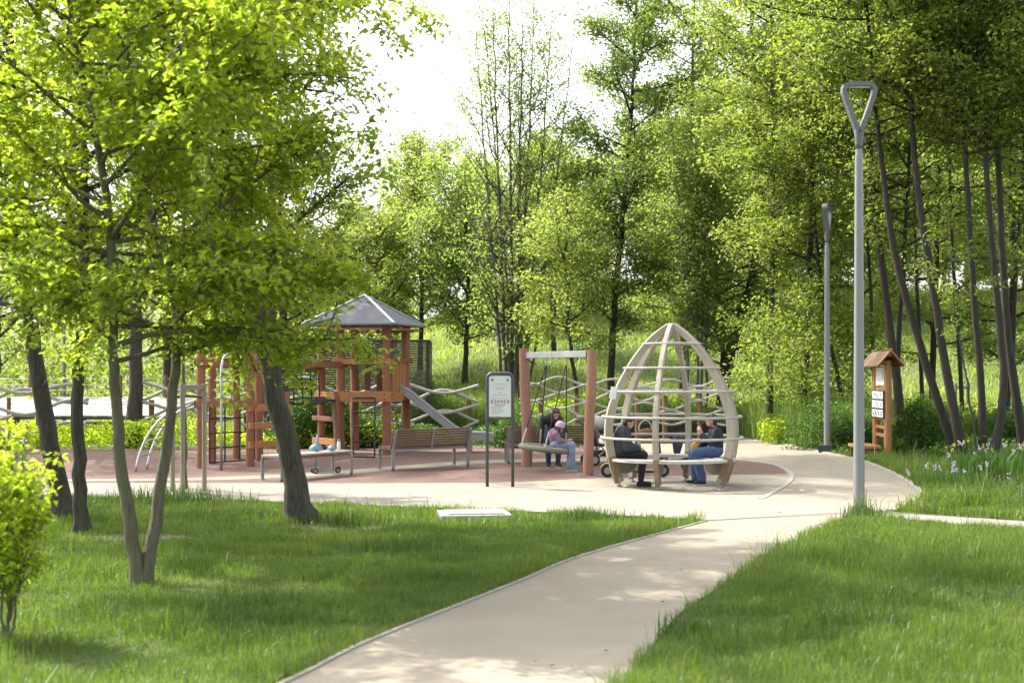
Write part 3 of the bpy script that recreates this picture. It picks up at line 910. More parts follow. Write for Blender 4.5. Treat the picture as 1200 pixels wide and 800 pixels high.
# ================================================================ SHRUBS
def shrub(label, c, r, n, size, leaf, seed, group=None, name='shrub', lumps=9, stems=9):
    rng = np.random.default_rng(seed)
    t = thing(name, label, 'shrub', c, 0, group)
    L_ = rng.normal(size=(lumps, 3))
    L_ /= np.linalg.norm(L_, axis=1, keepdims=True)
    L_[:, 2] = np.abs(L_[:, 2]) * .95
    cen = L_ * np.array(r) * rng.uniform(.35, .85, (lumps, 1)) + np.array([0, 0, r[2] * .25])
    k = rng.integers(lumps, size=n)
    d = rng.normal(size=(n, 3))
    d /= np.linalg.norm(d, axis=1, keepdims=True)
    rad = rng.uniform(.25, 1.0, (n, 1)) ** .45 * rng.uniform(.8, 1.15, (n, 1))
    pos = cen[k] + d * rad * np.array(r) * .52
    pos[:, 2] = np.abs(pos[:, 2])
    V, T = leaf_quads(pos, size, rng, up=.4)
    link_mesh('foliage', np_mesh('foliage', V, T), leaf, t)
    tb = Tubes()
    for i in range(stems):
        e = cen[i % lumps]
        tb.add(np.array([[rng.normal() * .06, rng.normal() * .06, -.02], e * np.array([.5, .5, .55]), e]), [.014, .01, .004], 5)
    link_mesh('stem', tb.mesh('stem'), 'bark_mid', t)
    return t
# sprouting bush at the left edge, close to the camera
rngb = np.random.default_rng(77)
stb = []
for i in range(13):
    a = rngb.uniform(0, 6.28)
    rr = rngb.uniform(.05, .28)
    top = (-3.62 + math.cos(a) * rr * 1.6, 9.6 + math.sin(a) * rr * 1.6, rngb.uniform(.95, 1.62))
    stb.append(([(-3.62 + math.cos(a) * .08, 9.6 + math.sin(a) * .08, -.02), (-3.62 + math.cos(a) * rr, 9.6 + math.sin(a) * rr, .6), top], .011, .004))
b0 = np.array([-3.62, 9.6, 0.0])
tb, (V, T) = grow([(np.array(p) - b0, a, b) for p, a, b in stb], seed=78, nb=13, f0=.25, L=.34, el=38, lift=.4, nsub=4, n_leaf=3600, size=.062, spread=.035, wob=.006, flare=1.0, nside=5, up=.3)
t = thing('bush', 'bright yellow-green sprouting bush at the left edge of the lawn', 'bush', tuple(b0))
link_mesh('foliage', np_mesh('foliage', V, T), 'leaf_bright', t)
link_mesh('stem', tb.mesh('stem'), 'bark_mid', t)

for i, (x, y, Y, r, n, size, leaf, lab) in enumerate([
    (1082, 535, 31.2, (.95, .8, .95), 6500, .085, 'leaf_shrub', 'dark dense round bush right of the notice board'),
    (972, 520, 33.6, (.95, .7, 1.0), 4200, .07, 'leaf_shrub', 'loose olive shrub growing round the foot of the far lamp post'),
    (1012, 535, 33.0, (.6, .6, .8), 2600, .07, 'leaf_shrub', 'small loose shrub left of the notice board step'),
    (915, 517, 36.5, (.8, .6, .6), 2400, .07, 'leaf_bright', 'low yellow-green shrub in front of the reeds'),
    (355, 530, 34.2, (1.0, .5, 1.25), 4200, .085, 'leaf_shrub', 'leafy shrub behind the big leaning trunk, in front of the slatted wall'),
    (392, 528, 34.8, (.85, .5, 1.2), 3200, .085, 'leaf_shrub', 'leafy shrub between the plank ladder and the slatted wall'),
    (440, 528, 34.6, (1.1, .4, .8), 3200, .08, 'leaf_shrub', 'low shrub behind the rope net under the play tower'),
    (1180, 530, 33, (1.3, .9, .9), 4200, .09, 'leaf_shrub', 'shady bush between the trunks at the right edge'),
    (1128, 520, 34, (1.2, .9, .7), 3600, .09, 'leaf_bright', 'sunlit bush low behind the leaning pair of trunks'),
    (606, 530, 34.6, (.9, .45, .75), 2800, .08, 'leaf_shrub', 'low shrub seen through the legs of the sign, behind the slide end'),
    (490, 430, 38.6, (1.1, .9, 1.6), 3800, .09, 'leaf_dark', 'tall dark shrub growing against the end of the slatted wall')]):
    X = (x - 600) / 1600 * Y
    shrub(lab, (X, Y, float(hill(X, Y)) if i != 10 else 0.0), r, n, size, leaf, 300 + i)
# low planting strips (nobody could count the plants)
def cover(name, label, poly, n, h, size, leaf, seed):
    rng = np.random.default_rng(seed)
    q = np.array([p[:2] for p in poly])
    lo, hi = q.min(0), q.max(0)
    p = rng.uniform(lo, hi, (n * 3, 2))
    p = p[in_poly(p[:, 0], p[:, 1], poly)][:n]
    hh = h * (0.35 + .9 * vnoise(p[:, 0], p[:, 1], .7, seed)) * (.6 + .6 * vnoise(p[:, 0], p[:, 1], 2.5, seed + 1))
    z = hill(p[:, 0], p[:, 1]) + hh * rng.random(len(p)) ** .6
    V, T = leaf_quads(np.column_stack([p, z]), size, rng, up=.45)
    o = link_mesh(name, np_mesh(name, V, T), leaf)
    tag(o, label, 'planting', kind='stuff')
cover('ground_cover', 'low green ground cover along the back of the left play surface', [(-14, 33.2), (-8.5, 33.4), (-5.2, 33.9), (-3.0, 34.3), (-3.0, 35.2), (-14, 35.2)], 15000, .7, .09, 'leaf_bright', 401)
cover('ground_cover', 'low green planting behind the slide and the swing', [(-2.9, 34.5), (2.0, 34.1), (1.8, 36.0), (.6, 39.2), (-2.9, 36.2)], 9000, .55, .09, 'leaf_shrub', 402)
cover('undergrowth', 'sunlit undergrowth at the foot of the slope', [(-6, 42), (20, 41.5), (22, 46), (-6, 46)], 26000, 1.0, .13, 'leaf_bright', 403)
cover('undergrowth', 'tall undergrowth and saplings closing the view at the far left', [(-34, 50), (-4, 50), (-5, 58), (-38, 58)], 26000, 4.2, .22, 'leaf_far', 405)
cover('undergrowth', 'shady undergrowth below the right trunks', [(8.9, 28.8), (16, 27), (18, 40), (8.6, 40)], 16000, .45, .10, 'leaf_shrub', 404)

# ================================================================ GRASS
def blades(x, y, z, h, w, rng, lean=.45, segs=2):
    n = len(x)
    a = rng.uniform(0, 2 * math.pi, n)
    la = rng.uniform(0, 2 * math.pi, n)
    ln = np.abs(rng.normal(0, lean, n))
    side = np.stack([np.cos(a), np.sin(a), np.zeros(n)], 1) * (w / 2)[:, None]
    d = np.stack([np.cos(la), np.sin(la), np.zeros(n)], 1)
    p0 = np.stack([x, y, z - .01], 1)
    p1 = p0 + d * (h * ln * .28)[:, None] + np.array([0, 0, 1.0]) * (h * .58)[:, None]
    tip = p0 + d * (h * ln * 1.0)[:, None] + np.array([0, 0, 1.0]) * (h * np.clip(1 - ln * .35, .3, 1))[:, None]
    V = np.stack([p0 - side, p0 + side, p1 - side * .75, p1 + side * .75, tip], 1).reshape(-1, 3)
    i = np.arange(n)[:, None] * 5
    T = np.concatenate([i, i + 1, i + 3, i, i + 3, i + 2, i + 2, i + 3, i + 4], 1).reshape(-1, 3)
    return V, T

paved = [plaza, path_poly, branch_poly]
def sample_lawn(y0, y1, dens, seed, xl=None, xr=None, margin=2.0):
    rng = np.random.default_rng(seed)
    hw = y1 * .375 + margin
    xl = -hw if xl is None else xl
    xr = hw if xr is None else xr
    n = int((xr - xl) * (y1 - y0) * dens)
    x = rng.uniform(xl, xr, n)
    y = rng.uniform(y0, y1, n)
    ok = np.abs(x) < y * .375 + margin
    for pl in paved: ok &= ~in_poly(x, y, pl)
    return x[ok], y[ok], rng
def lawn(name, label, bands, hmul=1.0, leaf='grass', keep=None, exclude=None):
    Vs, Ts, n = [], [], 0
    for (y0, y1, dens, w, seed) in bands:
        x, y, rng = sample_lawn(y0, y1, dens, seed)
        ok = np.ones(len(x), bool)
        if keep is not None: ok &= keep(x, y)
        if exclude is not None: ok &= ~exclude(x, y, rng)
        x, y = x[ok], y[ok]
        cl = vnoise(x, y, .35, 21) * .5 + vnoise(x, y, 1.3, 22) * .5
        h = (.05 + .17 * np.clip(cl * 1.6 - .3, 0, 1.2) ** 1.2) * rng.uniform(.6, 1.35, len(x)) * hmul
        tall_ = rng.random(len(x)) < .015
        h[tall_] *= rng.uniform(1.5, 2.3, tall_.sum())
        V, T = blades(x, y, hill(x, y) - .014, h, w * rng.uniform(.6, 1.3, len(x)), rng, .62)
        Vs.append(V); Ts.append(T + n); n += len(V)
    o = link_mesh(name, np_mesh(name, np.concatenate(Vs), np.concatenate(Ts)), leaf)
    tag(o, label, 'grass', kind='stuff')
    return o
def bare(x, y, rng):
    a = ((x + 2.3) / .9) ** 2 + ((y - 16.8) / .42) ** 2 < rng.uniform(.3, 1.2, len(x))
    b = ((x + 4.3) / .65) ** 2 + ((y - 15.8) / .32) ** 2 < rng.uniform(.3, 1.2, len(x))
    slab = (np.abs(x + .5) < .5) & (np.abs(y - 18.0) < .40)
    return ((a | b) & (rng.random(len(x)) < .65)) | slab
bands = [(5.5, 9.5, 3800, .0048, 1), (9.5, 13, 3000, .0055, 2), (13, 17, 2200, .007, 3), (17, 24, 1200, .009, 4)]
lawn('lawn_grass', 'uneven grass of the left lawn under the trees', bands, .75, keep=lambda x, y: x < np.interp(y, [p[1] for p in path_left], [p[0] for p in path_left]), exclude=bare)
lawn('lawn_grass', 'long lush grass of the lawn right of the path', [b[:4] + (b[4] + 10,) for b in bands], .95,
     keep=lambda x, y: (x > np.interp(y, [p[1] for p in path_right], [p[0] for p in path_right])) & (y < np.interp(x, [p[0] for p in branch_near], [p[1] for p in branch_near])))
lawn('lawn_grass', 'shaded grass between the kerb and the wood at the right', [(13, 20, 900, .011, 31), (20, 28, 700, .014, 32), (28, 42, 330, .018, 33)], 1.45,
     keep=lambda x, y: (x > 4.8) & (y > np.interp(x, [p[0] for p in branch_far], [p[1] for p in branch_far])))
# tall weeds round the near lamp post and tufts in the lawns
rng = np.random.default_rng(55)
Vs, Ts, n = [], [], 0
for (cx, cy, r, k, h) in [(4.75, 18.55, .34, 700, .32), (4.4, 18.1, .5, 500, .2), (5.0, 18.6, .4, 300, .15), (.95, 17.7, .35, 500, .17), (-4.95, 20.4, .8, 1300, .26), (-2.0, 17.1, .35, 500, .24),
                          (1.25, 9.9, .3, 250, .18), (2.6, 10.2, .4, 350, .2), (3.4, 11.5, .5, 350, .18), (-2.2, 11.0, .5, 400, .16), (4.9, 13.5, .6, 400, .2), (2.8, 13.2, .4, 300, .2), (-1.2, 14.5, .5, 350, .16), (7.8, 20.4, .9, 1400, .35)]:
    x, y = cx + rng.normal(size=k) * r * .6, cy + rng.normal(size=k) * r * .6
    ok = np.ones(k, bool)
    for pl in paved: ok &= ~in_poly(x, y, pl)
    x, y = x[ok], y[ok]
    V, T = blades(x, y, hill(x, y) - .014, h * rng.uniform(.4, 1.3, len(x)), np.full(len(x), .011), rng, .4)
    Vs.append(V); Ts.append(T + n); n += len(V)
o = link_mesh('weeds', np_mesh('weeds', np.concatenate(Vs), np.concatenate(Ts)), 'weed')
tag(o, 'taller weed tufts standing out of the lawns and round the near lamp post', 'weeds', kind='stuff')
# reeds behind the far kerb
poly = [(6.9, 37.4), (7.7, 33.6), (9.4, 33.6), (11.5, 41), (2, 42.5), (-3.4, 39.5), (-3.0, 36.6), (0.8, 39.9), (6.5, 39.9)]
def field(name, label, cat, n, poly, h0, w, leaf, seed, lean=.3):
    rng = np.random.default_rng(seed)
    q = np.array(poly)
    p = rng.uniform(q.min(0), q.max(0), (n * 3, 2))
    p = p[in_poly(p[:, 0], p[:, 1], poly)][:n]
    x, y = p[:, 0], p[:, 1]
    h = h0 * (.5 + .8 * vnoise(x, y, 1.2, seed)) * rng.uniform(.6, 1.2, len(x))
    V, T = blades(x, y, hill(x, y) - .03, h, w * rng.uniform(.6, 1.3, len(x)), rng, lean)
    o = link_mesh(name, np_mesh(name, V, T), leaf)
    tag(o, label, cat, kind='stuff')
field('reeds', 'tall pale reeds behind the plaza edge', 'reeds', 26000, poly, 1.2, .02, 'reed', 71, .34)
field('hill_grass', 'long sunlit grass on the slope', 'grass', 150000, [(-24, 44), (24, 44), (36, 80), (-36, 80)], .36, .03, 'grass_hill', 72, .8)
# ================================================================ BUILT THINGS AT THE BACK
# --- slatted wall behind the climbing frame
t = thing('slatted_wall', 'dark weathered wall of thin horizontal slats behind the climbing frame', 'wall', (-7.3, 37.2, 0))
rs = random.Random(4)
Lw = 5.05
mb = MB()
z = .08
while z < 2.72:
    w_ = .052
    x = 0.0
    while x < Lw - .02:
        l = min(rs.choice([1.6, 2.0, 2.5]), Lw - x)
        mb.box((x + l / 2, rs.uniform(-.004, .004), z + w_ / 2), (l - .006, .03, w_))
        x += l
    z += w_ + .012
mb.build('slat_panel', 'slat_dark', t)
mb = MB()
z = .08
while z < 2.72:
    mb.box((Lw - .02, .72, z + .026), (.03, 1.3, .052))
    z += .064
mb.build('end_panel', 'slat_black', t)
for i in range(6):
    MB().box((.05 + i * (Lw - .1) / 5, .06, 1.37), (.09, .08, 2.74)).build('post', 'slat_black', t)
MB().box((Lw / 2, .03, 2.76), (Lw + .06, .16, .05)).build('top_board', 'slat_dark', t, bevel=.004)

# --- boardwalk with wire railing, far left
t = thing('boardwalk', 'raised pale timber boardwalk at the far left, running behind the wavy rails', 'boardwalk', (-23, 37, 0))
LB = 13.5
mb = MB()
k = 0
x = 0.0
while x < LB:
    mb.box((x + .07, 2.25, .92 + .008 * rs.random()), (.132, 4.55, .04), rot=Matrix.Rotation(math.atan2(.42, 4.5), 3, 'X'))
    x += .14
mb.build('deck', 'deck_wood', t)
mb = MB()
for zz in (.66, .52, .38, .24): mb.box((LB / 2, .02, zz), (LB, .035, .075))
mb.build('fascia', 'slat_dark', t)
for i in range(8):
    MB().box((.4 + i * 1.83, .14, .38), (.11, .11, .76)).build('support_post', 'stake', t)
t = thing('wire_railing', 'brown posts with thin wires along the back edge of the boardwalk', 'railing', (-23, 41.3, .4))
for i in range(10):
    MB().tube([(.2 + i * 1.37, 0, .70), (.2 + i * 1.37, 0, 1.42)], .055, 10).build('post', 'brown_post', t, auto=True)
for zz in (.95, 1.12, 1.30):
    MB().tube([(0, 0, zz), (LB, 0, zz)], .013, 6).build('wire', 'steel', t)
t = thing('wire_railing', 'brown posts with a thin wire along the front edge of the boardwalk', 'railing', (-23, 36.9, 0))
for i in range(8):
    MB().tube([(.5 + i * 1.78, 0, .2), (.5 + i * 1.78, 0, 1.22)], .06, 10).build('post', 'brown_post', t, auto=True)
MB().tube([(0, 0, 1.05), (LB, 0, 1.05)], .013, 6).build('wire', 'steel', t)

# --- wavy timber rails
def wavy(label, p0, p1, levels, lam, amp, r, posts, ph=0.0, post_h=1.25, seed=1):
    p0, p1 = Vector((*p0, 0)), Vector((*p1, 0))
    d = p1 - p0
    L = d.length
    rz = math.atan2(d.y, d.x)
    t = thing('wavy_rail_fence', label, 'fence', p0, rz, 'wavy rail fences round the playground')
    rr = random.Random(seed)
    for k, z0 in enumerate(levels):
        pts, n = [], int(L / .11)
        f1, f2 = rr.uniform(0, 6.28), rr.uniform(0, 6.28)
        for i in range(n + 1):
            x = L * i / n
            s = math.sin(2 * math.pi * x / lam + ph + (math.pi if k % 2 else 0))
            pts.append((x, -.07 + (.05 if k % 2 else -.02) + .02 * math.sin(x * 1.3 + f1), z0 + amp * s * (1 + .25 * math.sin(x * .9 + f2)) + .025 * math.sin(x * .7 + f2)))
        MB().tube(pts, r, 8).build('wavy_rail', 'grey_wood', t, smooth=True)
    for x in posts:
        MB().tube([(x, .05, 0), (x, .05, post_h)], .07, 12).build('post', 'brown_post', t, auto=True)
    return t
wavy('wavy grey timber rails at the far left edge in front of the boardwalk', (-16.0, 33.6), (-10.6, 34.2), [.50, .76, 1.02, 1.28, 1.50], 2.3, .15, .045, [.6, 2.4, 4.2], .4, 1.15, 1)
wavy('wavy grey timber rails between the slender trunk and the sapling, behind the arched climber', (-9.6, 34.4), (-5.2, 35.6), [.55, .82, 1.08, 1.34, 1.56], 2.1, .15, .042, [.5, 1.9, 3.6], 1.2, 1.2, 2)
wavy('wavy grey timber rails in front of the slatted wall, reaching past its right end', (-5.1, 35.7), (-.9, 36.6), [.45, .70, .95, 1.20, 1.48], 2.5, .16, .042, [.5, 2.0, 4.05], 2.6, 1.15, 3)
_x0 = .2
wavy('long wavy grey timber rails on brown posts behind the swing and the pavilion', (_x0, 37.3), (6.2, 37.9), [.55, .78, 1.00, 1.22, 1.44, 1.64], 1.55, .105, .03,
     [(x - 600) / 1600 * 37.4 - _x0 for x in (634, 676, 749, 782, 824)], .3, 1.26, 4)
# --- low slatted terrace seat along the back of the plaza
t = thing('terrace_seat', 'long low dark slatted seat wall along the back edge of the plaza', 'seat', (-1.2, 39.8, 0))
LT = 8.15
mb = MB()
for zz in (.05, .12, .19, .26, .33): mb.box((LT / 2, -.02, zz), (LT, .04, .045)); mb.box((LT - .02, .36, zz), (.04, .68, .045))
mb.build('slat_front', 'slat_black', t)
mb = MB()
for i in range(5): mb.box((LT / 2, .04 + i * .155, .40), (LT + .06, .145, .045))
mb.build('seat', 'slat_dark', t, bevel=.004)
for i in range(7): MB().box((.3 + i * 1.25, .05, .185), (.08, .08, .37)).build('support_post', 'slat_black', t)

# ================================================================ CLIMBING FRAME with tower and slide
O = Vector((-3.5, 32.0, 0))
t = thing('play_tower', 'red-brown timber climbing frame with grey-roofed tower, beams, nets and steel slide', 'climbing frame', O)
L = lambda x, y, z=0.0: Vector((x, y, z)) - O
rw = random.Random(9)
def post(x, y, h, r=.105, m='red_wood', lean=(0, 0), name='post'):
    pts = []
    for i in range(7):
        f = i / 6
        pts.append(L(x + lean[0] * f + rw.uniform(-.012, .012), y + lean[1] * f + rw.uniform(-.012, .012), h * f))
    return MB().tube(pts, [r * rw.uniform(.93, 1.06) for _ in pts], 14).build(name, m, t, auto=True)
TA, TB, TC, TD = (-4.03, 32.07), (-2.915, 31.78), (-2.57, 33.08), (-3.85, 33.38)
for q in (TA, TB, TC, TD): post(*q, 3.06, .105)
post(-4.02, 31.6, 1.42, .10, 'dark_red_wood', (-.10, .4))
P4 = (-4.58, 32.8)
post(*P4, 2.5, .095)
L0, L1, L2, L3 = (-6.17, 27.1), (-6.23, 28.4), (-5.28, 27.5), (-5.41, 29.2)
for q in (L0, L1, L2, L3): post(*q, 2.36, .085)
post(-6.05, 30.0, 2.3, .08)
# roof: four metal faces with pale ridge strips
c = Vector((-3.5, 32.5, 0)) - O
ux, uy = Vector((.967, -.255, 0)), Vector((.255, .967, 0))
cor = [c + ux * a * 1.13 + uy * b * 1.13 + Vector((0, 0, 3.02)) for a, b in ((-1, -1), (1, -1), (1, 1), (-1, 1))]
apex = c + Vector((0, 0, 3.74))
mb = MB()
dn = Vector((0, 0, -.035))
mb.add(cor + [apex] + [p + dn for p in cor] + [apex + dn * 2], [(0, 1, 4), (1, 2, 4), (2, 3, 4), (3, 0, 4), (6, 5, 9), (7, 6, 9), (8, 7, 9), (5, 8, 9), (0, 5, 6, 1), (1, 6, 7, 2), (2, 7, 8, 3), (3, 8, 5, 0)])
roof = mb.build('roof', 'roof_grey', t)
mb = MB()
for p in cor: mb.bar(p + Vector((0, 0, .012)), apex + Vector((0, 0, .012)), .075, .02)
mb.build('ridge_strip', 'roof_trim', roof)
mb = MB()
for i in range(4): mb.bar((cor[i] + (cor[(i + 1) % 4] - cor[i]) * .12) * .985 + c * .015 + Vector((0, 0, -.08)), (cor[(i + 1) % 4] + (cor[i] - cor[(i + 1) % 4]) * .12) * .985 + c * .015 + Vector((0, 0, -.08)), .04, .05)
mb.build('roof_beam', 'dark_red_wood', roof)
# platform with fascia, railings and planks
def rail(a, b, z, m='orange_wood', w=.05, h=.15, name='rail', off=0.0, ext=.12):
    a, b = Vector((*a, z)), Vector((*b, z))
    d = (b - a).normalized()
    n = Vector((d.y, -d.x, 0)) * off
    mb = MB().bar(a - d * ext + n - O, b + d * ext + n - O, w, h)
    nn = Vector((d.y, -d.x, 0))
    for e in (a, b):                                   # bolt heads where the board meets a post
        for dz in (-h * .25, h * .25):
            q = e + n - O + Vector((0, 0, dz))
            for s in (-1, 1): mb.tube([q + nn * s * (w / 2 - .002), q + nn * s * (w / 2 + .010)], .016, 8, mi=1)
    return mb.build(name, [m, 'black_plastic'], t, bevel=.004)
mb = MB()
for i in range(9):
    f = (i + .5) / 9
    a = Vector((*TA, 1.42)).lerp(Vector((*TD, 1.42)), f); b = Vector((*TB, 1.42)).lerp(Vector((*TC, 1.42)), f)
    mb.bar(a - O, b - O, .135, .04)
mb.build('platform', 'red_wood', t)
rail(TA, TB, 1.33, 'orange_wood', .05, .24, 'fascia', .135, .16)
rail(TB, TC, 1.33, 'orange_wood', .05, .2, 'fascia', .13, .1)
rail(TD, TC, 1.33, 'red_wood', .05, .2, 'fascia', -.13)
rail(TA, TB, 2.15, 'orange_wood', .06, .13, 'rail', .135, .16)
rail(TD, TC, 2.2, 'dark_red_wood', .06, .13, 'rail', -.13)
rail(TA, TD, 2.12, 'dark_red_wood', .06, .13, 'rail', -.13)
rail(TB, TC, 2.19, 'red_wood', .05, .1, 'rail', .10, .05)
for f in (.27, .5, .74):
    p = Vector((*TD, 0)).lerp(Vector((*TC, 0)), f)
    MB().bar(p + Vector((0, -.15, 1.46)) - O, p + Vector((0, -.15, 2.12)) - O, .15, .03, up=(0, 1, 0)).build('plank', 'dark_red_wood', t, bevel=.005)  # inner planks: the shade inside the tower is put into this darker wood
for f in (.22, .4, .58, .76):
    p = Vector((*TB, 0)).lerp(Vector((*TC, 0)), f) + Vector((.06, -.02, 0))
    q = Vector((.255, .967, 0))
    MB().box(p + Vector((0, 0, 1.78)) - O, (.03, .19, .92), rz=math.atan2(-.255, .967)).build('plank', 'orange_wood', t, bevel=.005)  # sunlight on this side is put into the brighter orange wood
# plank ladder between P4 and TA, beam to the low frame
rail(P4, TA, 2.08, 'red_wood', .06, .12, 'rail', .1)
rail(P4, TA, 1.38, 'orange_wood', .06, .12, 'step_board', .1)
rail(P4, TA, .80, 'dark_red_wood', .06, .11, 'step_board', .1, .22)
rail(P4, TA, .26, 'orange_wood', .07, .15, 'step_board', .1, .22)
rail(L3, TA, 2.08, 'red_wood', .07, .14, 'beam', .1, .1)
rail(L3, P4, 1.98, 'dark_red_wood', .06, .12, 'beam', -.1, .1)
rail(L0, L2, 2.1, 'red_wood', .07, .14, 'beam', .1)
rail(L0, L2, 1.27, 'red_wood', .06, .13, 'beam', .1)
rail(L0, L1, 1.27, 'dark_red_wood', .06, .13, 'beam', -.09)
rail(L0, L1, 2.1, 'dark_red_wood', .06, .13, 'beam', -.09)
rail(L2, L3, 2.1, 'dark_red_wood', .06, .13, 'beam', .09)
rail(L1, (-6.05, 30.0), 2.05, 'red_wood', .06, .13, 'beam', -.09)
for zz in (1.12, .76, .38): rail(L2, (-4.72, 28.2), zz + .06, 'orange_wood', .06, .13, 'step_board', .09, .1)
post(-4.68, 28.25, 1.5, .08)
# rope nets
def net(p00, p10, p01, p11, nu, nv, name='rope_net', r=.016):
    p00, p10, p01, p11 = map(Vector, (p00, p10, p01, p11))
    f = lambda u, v: (p00.lerp(p10, u)).lerp(p01.lerp(p11, u), v) - O
    mb = MB()
    for i in range(nu + 1): mb.tube([f(i / nu, v / 4) for v in range(5)], r, 6)
    for j in range(nv + 1): mb.tube([f(u / 4, j / nv) for u in range(5)], r, 6)
    return mb.build(name, 'rope_black', t, smooth=True)
net((-3.72, 31.72, 1.3), (-3.17, 31.58, 1.3), (-3.52, 30.3, .02), (-3.05, 30.3, .02), 1, 4, 'rope_ladder', .02)
net((-5.35, 29.4, 1.95), (-4.62, 32.6, 1.95), (-5.3, 29.4, 1.3), (-4.6, 32.6, 1.3), 6, 3)
net((-6.2, 28.0, 1.25), (-5.45, 28.9, 1.25), (-6.2, 28.0, .05), (-5.45, 28.9, .05), 3, 4)
mb = MB()
for i in range(12):
    f = (i + .5) / 12
    mb.bar(Vector((-5.35, 29.3, 1.3)).lerp(Vector((-4.55, 32.5, 1.3)), f) - O + Vector((-.05, 0, -.12 * math.sin(f * math.pi))), Vector((-5.0, 29.3, 1.3)).lerp(Vector((-4.1, 32.2, 1.3)), f) - O + Vector((.1, 0, -.12 * math.sin(f * math.pi))), .17, .03)
mb.build('rope_bridge', 'rubber', t)
# white climbing grips on the second post
for i, zz in enumerate((.5, .78, 1.05, 1.5, 1.78)): MB().ell(L(-6.2 + (.08 if i % 2 else -.08), 28.31, zz), (.035, .03, .03), 8, 6).build('climbing_grip', 'white_plastic', t, smooth=True)
# steel fire pole with bent top, steel arch ladder
pts = [L(-5.63, 26.45, z) for z in (0, .8, 1.6, 2.0)] + [L(-5.63 + .02, 26.5, 2.13), L(-5.6, 26.62, 2.22), L(-5.55, 26.9, 2.25), L(-5.5, 27.4, 2.22)]
MB().tube(pts, .026, 10).build('fire_pole', 'steel', t, smooth=True)
for dy in (0, .55):
    pts = []
    for i in range(15):
        f = i / 14
        a = f * math.pi * .5
        pts.append(L(-7.22 + .12 * dy + 1.05 * (1 - math.cos(a)) * 1.0, 26.2 + dy + .9 * f, 1.32 * math.sin(a)))
    MB().tube(pts, .024, 8).build('arch_rail', 'steel', t, smooth=True)
for i in (2, 4, 6, 8, 10, 12):
    f = i / 14
    a = f * math.pi * .5
    x_, z_ = -7.22 + 1.05 * (1 - math.cos(a)), 1.32 * math.sin(a)
    MB().tube([L(x_, 26.2 + .9 * f, z_), L(x_ + .066, 26.75 + .9 * f, z_)], .018, 6).build('rung', 'steel', t, smooth=True)
# slide
sp = [(-2.45, 1.46), (-2.25, 1.44), (-2.0, 1.30), (-1.6, .98), (-1.2, .66), (-.92, .44), (-.75, .35), (-.5, .30), (-.15, .29), (.0, .26), (.04, .20)]
mb = MB()
mb.rect_sweep([L(x - .45, 32.72, z) for x, z in sp], .02, .46, [(.5, 0, .85)] * len(sp))
sl = mb.build('slide', 'slide_steel', t)
for dy in (-.235, .235):
    mb = MB()
    mb.rect_sweep([L(x - .45, 32.72 + dy, z + .075) for x, z in sp[:-1]], .18, .025, [(.3, 0, .95)] * (len(sp) - 1))
    mb.tube([L(x - .45, 32.72 + dy, z + .165) for x, z in sp[:-1]], .022, 8)
    mb.build('side_wall', 'bench_steel', sl)
mb = MB()
mb.box(L(-1.0, 32.72, .13), (.1, .3, .26))
mb.build('slide_foot', 'bench_steel', sl)

# ================================================================ BENCHES
bench_group = 'slatted benches on the plaza'
def bench(label, x, y, ang, Ln=1.92, back=True):
    t = thing('bench' if back else 'flat_bench', label, 'bench', (x, y, 0), R(ang), bench_group)
    D, Hs = .46, .41
    for e in (.05, Ln - .05):
        mb = MB()
        rc = .05
        loop = []
        for cx, cz, a0 in ((D - rc, rc, -90), (D - rc, Hs - rc, 0), (rc, Hs - rc, 90), (rc, rc, 180)):
            for k in range(5):
                a = R(a0 + k * 22.5)
                loop.append((e, cx + rc * math.cos(a), cz + .006 + rc * math.sin(a)))
        mb.rect_sweep(loop, .07, .018, (1, 0, 0), closed=True)
        if back:
            mb.rect_sweep([(e, .012, .25), (e, -.015, .45), (e, -.06, .62), (e, -.10, .78)], .06, .02, (1, 0, 0))
        mb.build('leg', 'bench_steel', t)
    mb = MB()
    for i in range(6): mb.box((Ln / 2, .045 + i * .073, Hs + .030), (Ln, .058, .036))
    mb.build('seat', 'bench_wood' if back else 'seat_slat_glare', t, bevel=.006)
    mb = MB()
    mb.box((Ln / 2, .03, Hs - .02), (Ln - .12, .03, .04)); mb.box((Ln / 2, D - .03, Hs - .02), (Ln - .12, .03, .04))
    mb.build('seat_rail', 'bench_steel' if back else 'dark_red_wood', t)
    if back:
        rot = Matrix.Rotation(R(14), 3, 'X')
        mb = MB()
        for i in range(7):
            zz = .475 + i * .05
            mb.box((Ln / 2, .006 - (zz - .42) * .25 + .025, zz), (Ln, .024, .040), rot=rot)
        mb.build('backrest', 'bench_wood', t, bevel=.005)
        mb = MB()
        mb.rect_sweep([(Ln / 2, -.005, .42), (Ln / 2, -.045, .60), (Ln / 2, -.09, .79)], .05, .014, (1, 0, 0))
        mb.build('centre_strap', 'bench_steel', t)
    return t
M['seat_slat_glare'] = mat('seat_slat_glare', (0.42, 0.39, 0.36), (0.30, 0.27, 0.25), 8, 0.45, 0.1, stretch=(.6, 5, 5))  # sky glare on the flat bench tops is put into this pale colour
bench('dark slatted bench with backrest seen from behind, in front of the slide', -2.33, 26.3, 39.5)
bench('flat backless bench with a helmet and a bottle on it, behind the leaning tree', -4.02, 23.66, 57, 1.98, False)
bench('dark slatted bench with backrest behind the swing', -.12, 28.3, 7, 1.95)
bench('flat backless bench with a red edge beyond the pavilion, a jacket hung over it', 2.68, 29.3, 2, 1.75, False)

